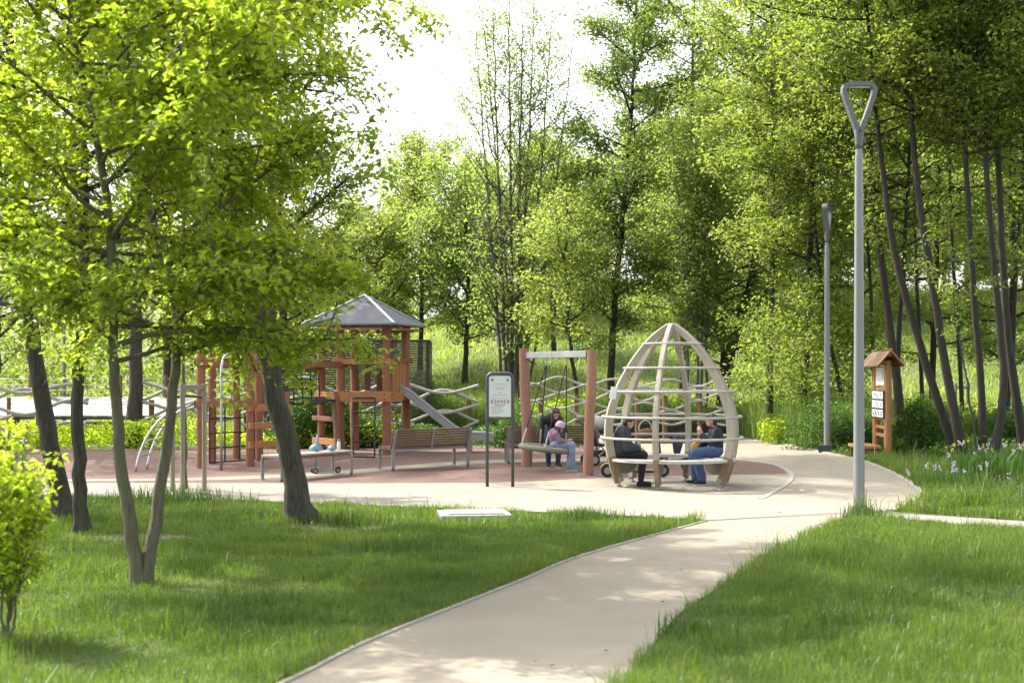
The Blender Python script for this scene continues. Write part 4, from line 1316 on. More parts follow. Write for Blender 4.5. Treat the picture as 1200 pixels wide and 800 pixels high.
# ================================================================ INFORMATION SIGN
t = thing('information_sign', 'white information sign in a dark rounded tube frame at the plaza edge', 'sign', (-.2, 22.72, 0))
w2 = .212
loop = [(-w2, 0, 0), (-w2, 0, 1.2), (-w2, 0, 1.79)] + [(-w2 + .09 - .09 * math.cos(R(a)), 0, 1.79 + .09 * math.sin(R(a))) for a in (22, 45, 68, 90)] + \
       [(w2 - .09 + .09 * math.sin(R(a)), 0, 1.79 + .09 * math.cos(R(a))) for a in (0, 22, 45, 68, 90)] + [(w2, 0, 1.2), (w2, 0, 0)]
MB().tube(loop, .027, 12).build('frame', 'sign_frame', t, smooth=True)
MB().tube([(-w2, 0, 1.13), (w2, 0, 1.13)], .016, 10).build('crossbar', 'sign_frame', t, smooth=True)
pn = MB().box((0, 0, 1.50), (.372, .014, .68)).build('panel', 'sign_face', t, bevel=.004)
mb = MB()
yf = -.0095
def ln(x0, x1, z, h=.007): mb.box(((x0 + x1) / 2, yf, z), (x1 - x0, .004, h))
for z, a in ((1.70, .10), (1.645, .085), (1.615, .06), (1.56, .03), (1.525, .12)): ln(-a, a, z)
for z, b in ((1.325, .06), (1.30, .02), (1.27, .07), (1.245, .05), (1.215, .0)): ln(-.14, b, z)
ln(-.15, .15, 1.475, .004)
mb.build('text_lines', 'ink_grey', pn)
mb = MB()
for sx in (-.125, .125):
    mb.box((sx, yf, 1.775), (.03, .004, .024)); mb.box((sx, yf, 1.755), (.016, .004, .02))
mb.build('emblem', 'ink_dark', pn)
mb = MB()
for i in range(6):
    x = -.135 + i * .054
    mb.box((x, yf, 1.432), (.030, .004, .010)); mb.box((x, yf, 1.392), (.034, .004, .010))
    mb.box((x + (.01 if i % 2 else -.01), yf, 1.412), (.009, .004, .03))
    if i % 3 != 1: mb.box((x - (.012 if i % 2 else -.012), yf, 1.418), (.008, .004, .018))
ln(-.09, .09, 1.355, .008)
mb.build('pictogram_row', 'ink_red', pn)

# ================================================================ SWING
A, B = Vector((.276, 27.6, 0)), Vector((1.44, 25.2, 0))
mid_ = (A + B) / 2
t = thing('nest_swing', 'swing with two reddish log posts, grey steel beam and round nest seat', 'swing', mid_)
rp = random.Random(3)
for q, h, r in ((A, 2.38, .105), (B, 2.31, .092)):
    pts = [q - mid_ + Vector((.03 * math.sin(z * 1.7 + q.x * 3) + rp.uniform(-.006, .006), .01 * math.sin(z * 2), z)) for z in np.linspace(0, h, 10)]
    MB().tube(pts, [r * (1.04 - .07 * i / 9) * rp.uniform(.97, 1.03) for i in range(10)], 16).build('post', 'pink_wood', t, auto=True)
zb = 2.24
d = (B - A).normalized()
MB().bar(A - mid_ + d * .09 + Vector((0, 0, zb)), B - mid_ - d * .08 + Vector((0, 0, zb)), .10, .125).build('beam', 'steel_beam', t, bevel=.008)
MB().bar(-d * .18 + Vector((0, 0, zb)), -d * .13 + Vector((0, 0, zb)), .11, .135).build('beam_clamp', 'steel', t)
C = Vector((.62, 26.4, .43)) - mid_
tilt = Matrix.Rotation(R(6.5), 3, 'Y')
ring = [C + tilt @ Vector((.445 * math.cos(a), .445 * math.sin(a), 0)) for a in np.linspace(0, 2 * math.pi, 41)[:-1]]
seat = MB().tube(ring, .058, 10, closed=True).build('nest_ring', 'rope_grey', t, smooth=True)
mb = MB()
for i in range(-3, 4):
    o_ = i * .11
    hl = math.sqrt(max(.01, .42 ** 2 - o_ * o_))
    mb.tube([C + tilt @ Vector((o_, hl * s, -.06 * (1 - s * s))) for s in np.linspace(-1, 1, 7)], .011, 6)
    mb.tube([C + tilt @ Vector((hl * s, o_, -.06 * (1 - s * s))) for s in np.linspace(-1, 1, 7)], .011, 6)
mb.build('net', 'rope_black', seat)
hang = [d * -.42 + Vector((0, 0, zb - .06)), d * .42 + Vector((0, 0, zb - .06))]
for hp, angs in ((hang[0], (100, 170)), (hang[1], (-90, -20))):
    MB().tube([hp, hp + Vector((0, 0, -.14))], .018, 8).build('hanger', 'steel', t)
    for a in angs:
        e = C + tilt @ Vector((.445 * math.cos(R(a)), .445 * math.sin(R(a)), .03))
        s_ = hp + Vector((0, 0, -.12))
        MB().tube([s_, s_.lerp(e, .8)], .011, 6).build('rope', 'rope_black', t)
        MB().tube([s_.lerp(e, .8), e], .014, 6).build('chain', 'chain', t)

# ================================================================ EGG-SHAPED PAVILION
DC = Vector((2.684, 22.97, 0))
t = thing('climbing_pavilion', 'egg-shaped open timber pavilion of six curved ribs with rings and a round seat', 'pavilion', DC)
prof = [(.07, 1.0), (.22, 1.055), (.40, 1.11), (.63, 1.16), (.95, 1.18), (1.27, 1.13), (1.62, .99), (1.98, .79), (2.2, .63), (2.41, .445), (2.56, .27), (2.68, .09)]
pz = np.array([p[0] for p in prof]); pr = np.array([p[1] for p in prof])
zz = np.linspace(.07, 2.68, 44)
# smooth profile
cf = np.polyfit(pz, pr, 6)
rr_ = np.polyval(cf, zz)
def r_at(z): return float(np.polyval(cf, z))
angs = [-110, -36, 11, 68, 130, 194]
for a in angs:
    rad = Vector((math.cos(R(a)), math.sin(R(a)), 0))
    dep = [.155 - .05 * (z / 2.7) for z in zz]
    pts = [rad * (r - dp / 2 - .0) + Vector((0, 0, z)) for r, z, dp in zip(rr_, zz, dep)]
    mb = MB()
    k = 7
    mb.rect_sweep(pts[k:], dep[k:], .078, rad, mi=0)
    mb.rect_sweep(pts[:k + 1], [x - .002 for x in dep[:k + 1]], .076, rad, mi=1)
    rib = mb.build('rib', ['glulam', 'glulam_foot'], t, bevel=.007)
    mb = MB()
    b_ = pts[0]
    mb.tube([(b_.x, b_.y, 0.004), (b_.x, b_.y, .09)], .02, 10)
    mb.box((b_.x, b_.y, .012), (.09, .09, .016), rz=R(a))
    for s in (-1, 1): mb.box(b_ + Vector((0, 0, .05)) + Vector((-rad.y, rad.x, 0)) * .042 * s, (.07, .006, .07), rz=R(a))
    mb.build('foot', 'bench_steel', rib)
    # half-round gusset panel carrying the seat
    mb = MB()
    outl = [(.62 + .0, .41)] + [(.84 - .22 * math.cos(x) , .41 - .20 * math.sin(x)) for x in np.linspace(.25, math.pi * .62, 8)] + [(r_at(.22) - .12, .21), (r_at(.41) - .10, .41)]
    tv = Vector((-rad.y, rad.x, 0))
    n = len(outl)
    vs = [rad * r + Vector((0, 0, z)) + tv * s for s in (-.02, .02) for r, z in outl]
    mb.add(vs, [tuple(range(n - 1, -1, -1)), tuple(range(n, 2 * n))] + [(i, (i + 1) % n, n + (i + 1) % n, n + i) for i in range(n)])
    mb.build('gusset', 'panel_green', t)
for z in (.81, 1.16, 1.58, 1.97, 2.375):
    r = r_at(z) + .006
    pts = [Vector((r * math.cos(x), r * math.sin(x), z)) for x in np.linspace(0, 2 * math.pi, 49)[:-1]]
    MB().tube(pts, .021, 8, closed=True).build('ring_bar', 'grey_wood', t, smooth=True)
mb = MB()
ns = 60
for r0, r1 in ((.72, .835), (.845, .955), (.965, 1.075)):
    vs, fs = [], []
    for i in range(ns):
        a = 2 * math.pi * i / ns
        for r, z in ((r0, .425), (r1, .425), (r1, .47), (r0, .47)): vs.append((r * math.cos(a), r * math.sin(a), z))
    for i in range(ns):
        j = (i + 1) % ns
        for q in range(4): fs.append((i * 4 + q, i * 4 + (q + 1) % 4, j * 4 + (q + 1) % 4, j * 4 + q))
    mb.add(vs, fs)
mb.build('round_seat', 'seat_board', t)
MB().lathe((0, 0, 2.62), [(.075, 0), (.085, .02), (.085, .05), (.05, .07)], 16).build('top_cap', 'bench_steel', t)
a = R(198)
MB().box(Vector((math.cos(a), math.sin(a), 0)) * (r_at(1.5) + .012) + Vector((0, -.05, 1.56)), (.11, .012, .2), rot=Matrix.Rotation(R(12), 3, 'Y')).build('paper_notice', 'paper', t)

# ================================================================ LAMP POSTS
def lamp(label, x, y, rz, foot):
    t = thing('street_lamp', label, 'street lamp', (x, y, 0), rz, 'slim grey lamp posts with open loop heads')
    MB().lathe((0, 0, 0), [(.078, 0), (.074, 1.2), (.072, 1.6), (.055, 4.85), (.055, 4.9), (.046, 4.905), (.046, 5.06)], 24).build('pole', 'lamp_grey', t, auto=True)
    MB().lathe((0, 0, 0), [(.13, .002), (.13, .02), (.085, .03), (.082, .06)], 20).build('base_collar', 'lamp_head', t, auto=True)
    cz, w, h = 5.03, .235, .80
    loop = [(-.02, 0, cz + .18)]
    loop = []
    cs = [(0, cz + .13, .05), (w, cz + .80, .085), (-w, cz + .80, .085)]
    # rounded triangle
    import itertools
    tri = [Vector((0, 0, cz + .13)), Vector((w + .02, 0, cz + .84)), Vector((-w - .02, 0, cz + .84))]
    rcs = [.06, .17, .17]
    for i in range(3):
        p, a, b = tri[i], tri[i - 1], tri[(i + 1) % 3]
        d0, d1 = (a - p).normalized(), (b - p).normalized()
        s, e = p + d0 * rcs[i], p + d1 * rcs[i]
        for k in range(7):
            f = k / 6
            loop.append((1 - f) ** 2 * s + 2 * f * (1 - f) * p + f * f * e)
    hd = MB().rect_sweep(loop, .13, .062, (0, 1, 0), closed=True).build('loop_head', 'lamp_head', t, bevel=.02)
    MB().lathe((0, 0, 0), [(.052, cz - .05), (.056, cz + .02), (.060, cz + .10), (.066, cz + .17), (.062, cz + .22), (.03, cz + .26)], 20).build('neck', 'lamp_head', hd, smooth=True)
    MB().box((0, 0, cz + .802), (.34, .07, .012)).build('light_strip', 'white_plastic', hd)
    if foot:
        MB().box((0, 0, .09), (.34, .34, .18)).build('foot_box', 'black_plastic', t, bevel=.012)
    return t
lamp('nearer lamp post with a broad open loop head, rising from the weeds beside the path', 4.79, 18.85, R(0), False)
lamp('farther lamp post, its loop head seen almost edge-on, on a black foot box', 7.5, 32.5, R(62), True)
t = thing('light_pole', 'thin plain grey pole behind the boardwalk railing at the far left', 'pole', (-14.6, 44.5, float(hill(-14.6, 44.5))))
MB().lathe((0, 0, 0), [(.07, 0), (.045, 4.2)], 12).build('pole', 'lamp_grey', t)

# ================================================================ NOTICE BOARD
t = thing('notice_board', 'tall wooden notice board with a small shingled roof, paper cards and a step', 'notice board', (8.37, 30.4, 0), R(88))
# local x runs along the board (towards the back), local +y faces the plaza
for x in (0, 1.12):
    MB().tube([(x, 0, 0), (x, 0, 2.16)], .085, 14).build('post', 'board_wood', t, auto=True)
rf = MB()
for s in (-1, 1):
    for k in range(4):
        f0, f1 = k / 4, (k + 1) / 4
        y0, y1 = s * .03 + s * .24 * f0, s * .03 + s * .24 * f1 + s * .02
        z0, z1 = 2.36 - .30 * f0 + .012, 2.36 - .30 * f1 - .012
        rf.add([(-.28, y0, z0), (1.42, y0, z0), (1.42, y1, z1), (-.28, y1, z1), (-.28, y0, z0 - .022), (1.42, y0, z0 - .022), (1.42, y1, z1 - .022), (-.28, y1, z1 - .022)],
               [(0, 1, 2, 3), (7, 6, 5, 4), (0, 4, 5, 1), (2, 6, 7, 3), (1, 5, 6, 2), (0, 3, 7, 4)])
roof = rf.build('roof', 'shingle', t)
for x in (-.27, 1.41):
    for s in (-1, 1): MB().bar((x, -s * .03, 2.41), (x, s * .29, 2.055), .03, .10, up=(1, 0, 0.001)).build('barge_board', 'board_wood', roof)
mb = MB().bar((-.2, 0, 2.3), (1.34, 0, 2.3), .08, .1)
mb.build('ridge_beam', 'board_wood', roof)
for zz, h in ((1.50, .1), (.86, .09), (.66, .07), (.48, .07), (2.1, .1)):
    MB().bar((0, 0, zz), (1.12, 0, zz), .07, h).build('rail', 'board_wood', t, bevel=.006)
MB().box((.56, .03, 1.80), (.92, .02, .46)).build('backboard', 'board_wood', t)
MB().box((.56, .045, 1.81), (.74, .006, .40)).build('poster', 'paper', t)
mb = MB()
for k in range(6): mb.box((.56 + (.0 if k % 2 else .06), .050, 1.93 - k * .045), (.5 - .09 * (k % 3), .004, .012))
mb.box((.30, .050, 1.84), (.10, .004, .2))
mb.build('poster_text', 'ink_grey', t)
MB().box((.52, .10, 1.18), (1.12, .02, .62)).build('card_backing', 'black_plastic', t)
rc = random.Random(12)
for j, row in enumerate(((.36, .70), (.36, .36, .36), (.27, .27, .27, .27))):
    x = -.02
    for w in row:
        ww = w * 1.0
        cd = MB().box((x + ww / 2 - .0, .114, 1.385 - j * .205), (ww - .035, .006, .17)).build('card', 'paper', t)
        mb = MB()
        for k in range(2): mb.bar((x + .06 + rc.uniform(0, ww * .3), .1185, 1.33 - j * .205), (x + ww * .5 + rc.uniform(0, ww * .25), .1185, 1.43 - j * .205), .004, .016, up=(0, 1, 0))
        mb.build('card_mark', 'ink_dark', cd)
        x += ww
st_ = MB().box((.45, .42, .235), (1.15, .5, .07)).build('step', 'board_wood', t, bevel=.01)
mb = MB()
mb.box((.0, .42, .1), (.07, .42, .2)); mb.box((.9, .42, .1), (.07, .42, .2)); mb.bar((0, .2, .06), (1.1, .2, .06), .06, .1)
mb.build('step_support', 'shingle', t)

# ================================================================ SMALL THINGS
t = thing('inspection_cover', 'pale square inspection cover lying in the left lawn', 'manhole cover', (-.5, 18.0, 0), R(8))
MB().box((0, 0, .005), (.92, .76, .1)).build('frame', 'concrete', t, bevel=.01)
mb = MB().box((0, 0, .061), (.74, .58, .02))
mb.build('lid', 'kerb', t, bevel=.006)
t = thing('tree_stakes', 'three wooden stakes with top battens holding the young tree', 'tree stakes', (-5.2, 21.9, 0))
q = [(-.22, -.1), (0, -.35), (.27, -.02)]
for x, y in q: MB().tube([(x, y, 0), (x, y, 1.72)], .038, 10).build('stake', 'stake', t, auto=True)
for i in range(3):
    a, b = Vector((*q[i], 1.66)), Vector((*q[(i + 1) % 3], 1.66))
    MB().bar(a, b, .03, .07).build('batten', 'stake', t)
MB().tube([(q[0][0], q[0][1], 1.5), (0, 0, 1.52), (q[2][0], q[2][1], 1.5)], .02, 6).build('tie', 'rope_black', t)
z_ = float(hill(15.8, 48))
t = thing('tree_stakes', 'small pair of wooden stakes with a batten on the sunlit slope at the right', 'tree stakes', (15.8, 48, z_))
for x in (-.2, .2): MB().tube([(x, 0, -.05), (x, 0, 1.25)], .04, 8).build('stake', 'stake', t)
MB().bar((-.2, 0, 1.1), (.2, 0, 1.1), .03, .07).build('batten', 'stake', t)

t = thing('litter_bin', 'dark round litter bin half hidden by the bush at the left edge', 'litter bin', (-9.42, 25.2, 0))
MB().lathe((0, 0, 0), [(.20, .04), (.22, .06), (.225, .62), (.21, .64)], 20).build('body', 'bin_brown', t, auto=True)
MB().lathe((0, 0, .645), [(.235, 0), (.24, .03), (.24, .09), (.215, .10), (.20, .05)], 20).build('rim', 'bin_green', t, auto=True)
mb = MB().box((.33, .05, .32), (.22, .26, .64))
mb.build('post_box', 'grey_plastic', t, bevel=.02)

# iris clump at the right
def iris(label, x, y, nf, seed, leaves=150, r=.42, petals='petal_lilac', h=.55, group='flowering clumps under the right trees', fh=.55):
    rng = np.random.default_rng(seed)
    t = thing('flower_clump', label, 'flowers', (x, y, 0), 0, group)
    px, py = rng.normal(size=leaves) * r * .6, rng.normal(size=leaves) * r * .5
    V, T = blades(px, py, np.zeros(leaves), h * rng.uniform(.6, 1.2, leaves), rng.uniform(.02, .04, leaves), rng, .35)
    mb = MB()
    fl = []
    for i in range(nf):
        fx, fy, fz = rng.normal() * r * .7, rng.normal() * r * .6, fh * rng.uniform(.75, 1.25)
        fl.append((fx, fy, fz))
        for k in range(5):
            a = k * 1.256 + rng.uniform(0, 1)
            mb.ell((fx + .02 * math.cos(a), fy + .02 * math.sin(a), fz + rng.uniform(-.05, .04)), (.013, .010, .019), 6, 4)
    fl = np.array(fl)
    V2, T2 = blades(fl[:, 0], fl[:, 1], np.zeros(nf), fl[:, 2] * 1.03, np.full(nf, .014), rng, .02)
    link_mesh('leaves', np_mesh('leaves', np.concatenate([V, V2]), np.concatenate([T, T2 + len(V)])), 'leaf_shrub', t)
    mb.build('blossom', petals, t, smooth=True)
iris('clump of sword-shaped leaves with a few white-lilac blossoms, left of the flowers', 8.15, 23.6, 4, 1, 220, .5, h=.62)
iris('clump of lilac blossoms below the bowed trunk at the right', 9.2, 24.9, 10, 2, 120, .5)
iris('clump of lilac blossoms at the right edge of the picture', 9.75, 24.3, 11, 3, 120, .45)
iris('low clump of small pale blossoms in the grass near the kerb', 7.35, 22.6, 12, 4, 120, .5, h=.3, fh=.3)
iris('yellow blossoms behind the lilac ones, below the bowed trunk', 9.6, 26.6, 7, 5, 60, .6, 'petal_yellow', .4, fh=.45)
iris('yellow blossoms at the foot of the thin crooked sapling', 8.9, 26.9, 5, 6, 60, .5, 'petal_yellow', .4, fh=.45)

# scooters
def scooter(name, label, x, y, rz, Ld, wr, stem_h, mats, lean=.12, group='scooters left on the plaza', two_front=False):
    t = thing(name, label, 'scooter', (x, y, 0), rz, group)
    dm, sm, am = mats
    MB().bar((-Ld * .32, 0, wr * .85), (Ld * .34, 0, wr * .85), .15, .045).build('deck', dm, t, bevel=.012)
    MB().bar((-Ld * .28, 0, wr * .85 + .027), (Ld * .3, 0, wr * .85 + .027), .12, .008).build('grip_tape', am, t)
    if two_front:
        fr = [(Ld * .45, .09), (Ld * .45, -.09)]
    else:
        fr = [(Ld * .46, 0)]
    for wx, wy in fr + [(-Ld * .44, 0)]:
        w = MB().tube([(wx, wy - .025, wr), (wx, wy + .025, wr)], wr, 22).build('wheel', 'rubber', t, bevel=.008)
        MB().tube([(wx, wy - .029, wr), (wx, wy + .029, wr)], wr * .55, 16).build('rim', 'grey_plastic', w)
    mb = MB()
    mb.rect_sweep([(-Ld * .44 + wr * 1.15 * math.cos(R(a)), 0, wr + wr * 1.15 * math.sin(R(a))) for a in (30, 60, 90, 120, 150)], .075, .012, (0, 1, 0))
    mb.build('mudguard', am, t)
    mb = MB()
    p0, p1 = Vector((Ld * .38, 0, wr * .85)), Vector((Ld * .44, 0, wr * 2.1))
    mb.tube([p0, p1], .026, 10)
    if two_front: mb.tube([(Ld * .45, -.09, wr), (Ld * .45, .09, wr)], .016, 8); mb.tube([p1, (Ld * .45, 0, wr)], .024, 8)
    else:
        for s in (-.04, .04): mb.bar((Ld * .46, s, wr), (Ld * .44, s, wr * 2.15), .014, .03)
    mb.build('fork', sm, t)
    p2 = p1 + Vector((-lean * stem_h, 0, stem_h))
    st = MB().tube([p1, p2], .021, 10).build('stem', sm, t, smooth=True)
    hb = MB().tube([p2 + Vector((0, -.21, 0)), p2 + Vector((0, .21, 0))], .013, 8).build('handlebar', am, t, smooth=True)
    for s in (-1, 1): MB().tube([p2 + Vector((0, s * .13, 0)), p2 + Vector((0, s * .225, 0))], .019, 8).build('grip', 'rubber', hb)
    return t
scooter('electric_scooter', 'black electric scooter with thick tyres parked behind the pavilion', 2.22, 24.75, R(4), 1.12, .12, .82, ('black_plastic', 'black_plastic', 'yellow_paint'))
scooter('kick_scooter', 'red kick scooter parked in front of the far flat bench', 3.55, 28.25, R(3), .92, .085, .72, ('red_plastic', 'black_plastic', 'black_plastic'), .1)
scooter('kick_scooter', 'small blue three-wheeled child scooter behind the flat bench at the left', -3.5, 25.72, R(200), .5, .055, .60, ('grey_plastic', 'blue_plastic', 'black_plastic'), .1, two_front=True)

# pushchair half hidden between the swing post and the pavilion
t = thing('pushchair', 'black pushchair with a pale hood half hidden behind the right swing post', 'pushchair', (1.86, 28.0, 0), R(20))
mb = MB()
mb.rect_sweep([(-.22, 0, .42), (.12, 0, .40), (.2, 0, .55)], .36, .05, (0, 1, 0)); mb.rect_sweep([(-.2, 0, .42), (-.32, 0, .82)], .36, .05, (0, 1, 0))
mb.box((0, 0, .24), (.34, .3, .12))
mb.build('seat', 'cloth_black', t, bevel=.02)
mb = MB()
mb.ell((-.16, 0, .86), (.24, .21, .16))
mb.build('hood', 'seat_board', t, smooth=True)
mb = MB()
for s in (-.2, .2): mb.tube([(.28, s, .1), (-.3, s, .8), (-.5, s, 1.0)], .014, 8); mb.tube([(-.28, s, .12), (.1, s, .42)], .014, 8)
mb.tube([(-.5, -.2, 1.0), (-.5, .2, 1.0)], .016, 8)
mb.build('frame', 'grey_plastic', t)
for x, s, r in ((.28, .2, .09), (.28, -.2, .09), (-.28, .22, .12), (-.28, -.22, .12)):
    w = MB().tube([(x, s - .02, r), (x, s + .02, r)], r, 18).build('wheel', 'rubber', t, bevel=.006)
    MB().tube([(x, s - .024, r), (x, s + .024, r)], r * .6, 14).build('rim', 'grey_plastic', w)

# things left on the flat bench: helmet, bottle, bag
bx, by = Vector((math.cos(R(57)), math.sin(R(57)), 0)), Vector((-math.sin(R(57)), math.cos(R(57)), 0))
onb = lambda a, b: Vector((-4.02, 23.66, .458)) + bx * a + by * b
def helmet(label, p, rz, m, s=1.0, tilt=0):
    t = thing('helmet', label, 'helmet', p, rz)
    mb = MB()
    prof_ = []
    vs, fs = [], []
    nu, nv = 20, 8
    for sc in (1.0, .88):
        for i in range(nv + 1):
            th = R(90 * i / nv)
            for j in range(nu):
                ph = 2 * math.pi * j / nu
                vs.append((.135 * s * sc * math.cos(th) * math.cos(ph), .105 * s * sc * math.cos(th) * math.sin(ph), .02 + .125 * s * sc * math.sin(th)))
    k = (nv + 1) * nu
    for o_ in (0, k):
        for i in range(nv):
            for j in range(nu): fs.append((o_ + i * nu + j, o_ + i * nu + (j + 1) % nu, o_ + (i + 1) * nu + (j + 1) % nu, o_ + (i + 1) * nu + j))
    for j in range(nu): fs.append((j, (j + 1) % nu, k + (j + 1) % nu, k + j))
    mb.add(vs, fs)
    mb.build('shell', m, t, smooth=True)
    mb = MB()
    for s_ in (-1, 1): mb.tube([(.05, s_ * .095 * s, .03), (.02, s_ * .06 * s, -.005 + .012), (-.02, 0, .012)], .006, 5)
    mb.build('strap', 'rope_black', t)
    mb = MB()
    for i in (-1, 0, 1): mb.ell((.02, i * .04 * s, .135 * s - abs(i) * .006), (.05 * s, .011, .012), 8, 5)
    mb.build('vent', 'black_plastic', t)
helmet('blue child helmet lying on the flat bench, left of the scooter handle', onb(1.28, .30), R(20), 'blue_plastic', .98)
helmet('small pale blue helmet beside the bottle on the flat bench', onb(1.55, .16), R(-40), 'blue_plastic', .7)
t = thing('water_bottle', 'white water bottle standing on the right end of the flat bench', 'bottle', onb(1.80, .2))
MB().lathe((0, 0, 0), [(.030, 0), (.034, .01), (.034, .14), (.02, .165)], 16).build('body', 'white_plastic', t, auto=True)
MB().lathe((0, 0, .166), [(.02, 0), (.02, .03), (.012, .045)], 12).build('cap', 'grey_plastic', t, auto=True)
t = thing('bag', 'small black bag lying on the left end of the flat bench', 'bag', onb(.42, .25), R(40))
MB().ell((0, 0, .075), (.17, .12, .08)).ell((.1, .03, .06), (.12, .1, .062)).ell((-.09, -.02, .07), (.1, .11, .072)).remesh('body', 'cloth_black', t, .012)
MB().tube([(-.1, -.03, .13), (-.04, -.06, .2), (.05, -.05, .2), (.1, 0, .12)], .009, 6).build('handle', 'cloth_black', t)
# on the far flat bench: jacket, brown bag
t = thing('jacket', 'dark jacket draped over the edge of the far flat bench', 'jacket', (3.62, 29.4, .46))
mb = MB()
mb.ell((0, 0, .05), (.28, .17, .06)).ell((-.12, .0, .06), (.16, .15, .06)).ell((.14, .02, .04), (.15, .14, .05))
mb.chain([(-.1, -.12, .04), (-.14, -.19, -.06), (-.12, -.20, -.26)], [.06, .055, .05]).chain([(.02, -.14, .03), (-.02, -.20, -.12), (-.08, -.2, -.34)], [.05, .05, .042])
mb.remesh('cloth', 'cloth_navy', t, .014)
t = thing('handbag', 'brown bag with a pale hoop handle on the left end of the far flat bench', 'bag', (2.86, 29.5, .46))
MB().ell((0, 0, .11), (.16, .1, .115)).ell((.08, 0, .16), (.1, .09, .08)).remesh('body', 'bag_brown', t, .012)
MB().tube([(-.1 + .0, 0, .16)] + [(.02 - .14 * math.cos(R(a)), 0, .2 + .2 * math.sin(R(a))) for a in range(0, 181, 15)], .014, 8).build('handle', 'seat_board', t, smooth=True)
# ================================================================ PEOPLE
def hand(mb, wrist, direction, palm_n, s=1.0, curl=.5, side=1):
    """palm, four fingers of unequal length with two bends, a thumb from the side"""
    w = Vector(wrist)
    d = Vector(direction).normalized()
    n = Vector(palm_n)
    n = (n - d * n.dot(d)).normalized()
    b = d.cross(n) * side
    pe = w + d * .085 * s
    for k in range(4):
        o_ = (k - 1.5) * .021 * s
        mb.capsule(w + b * o_ * .6, pe + b * o_, .014 * s, .012 * s, 8)
        ln_ = (.068, .078, .073, .058)[k] * s
        p, dd = pe + b * o_, d.copy()
        for j in range(3):
            dd = (dd + n * curl * .55).normalized()
            q = p + dd * ln_ * (.45, .32, .23)[j]
            mb.capsule(p, q, (.0092 - .0006 * j) * s, (.0086 - .0006 * j) * s, 8)
            p = q
    tb0 = w + d * .03 * s + b * .028 * s
    t1 = tb0 + (d * .5 + b * .6 + n * .35).normalized() * .038 * s
    t2 = t1 + (d * .8 + n * .5).normalized() * .03 * s
    mb.capsule(tb0, t1, .013 * s, .0105 * s, 8)
    mb.capsule(t1, t2, .0105 * s, .009 * s, 8)

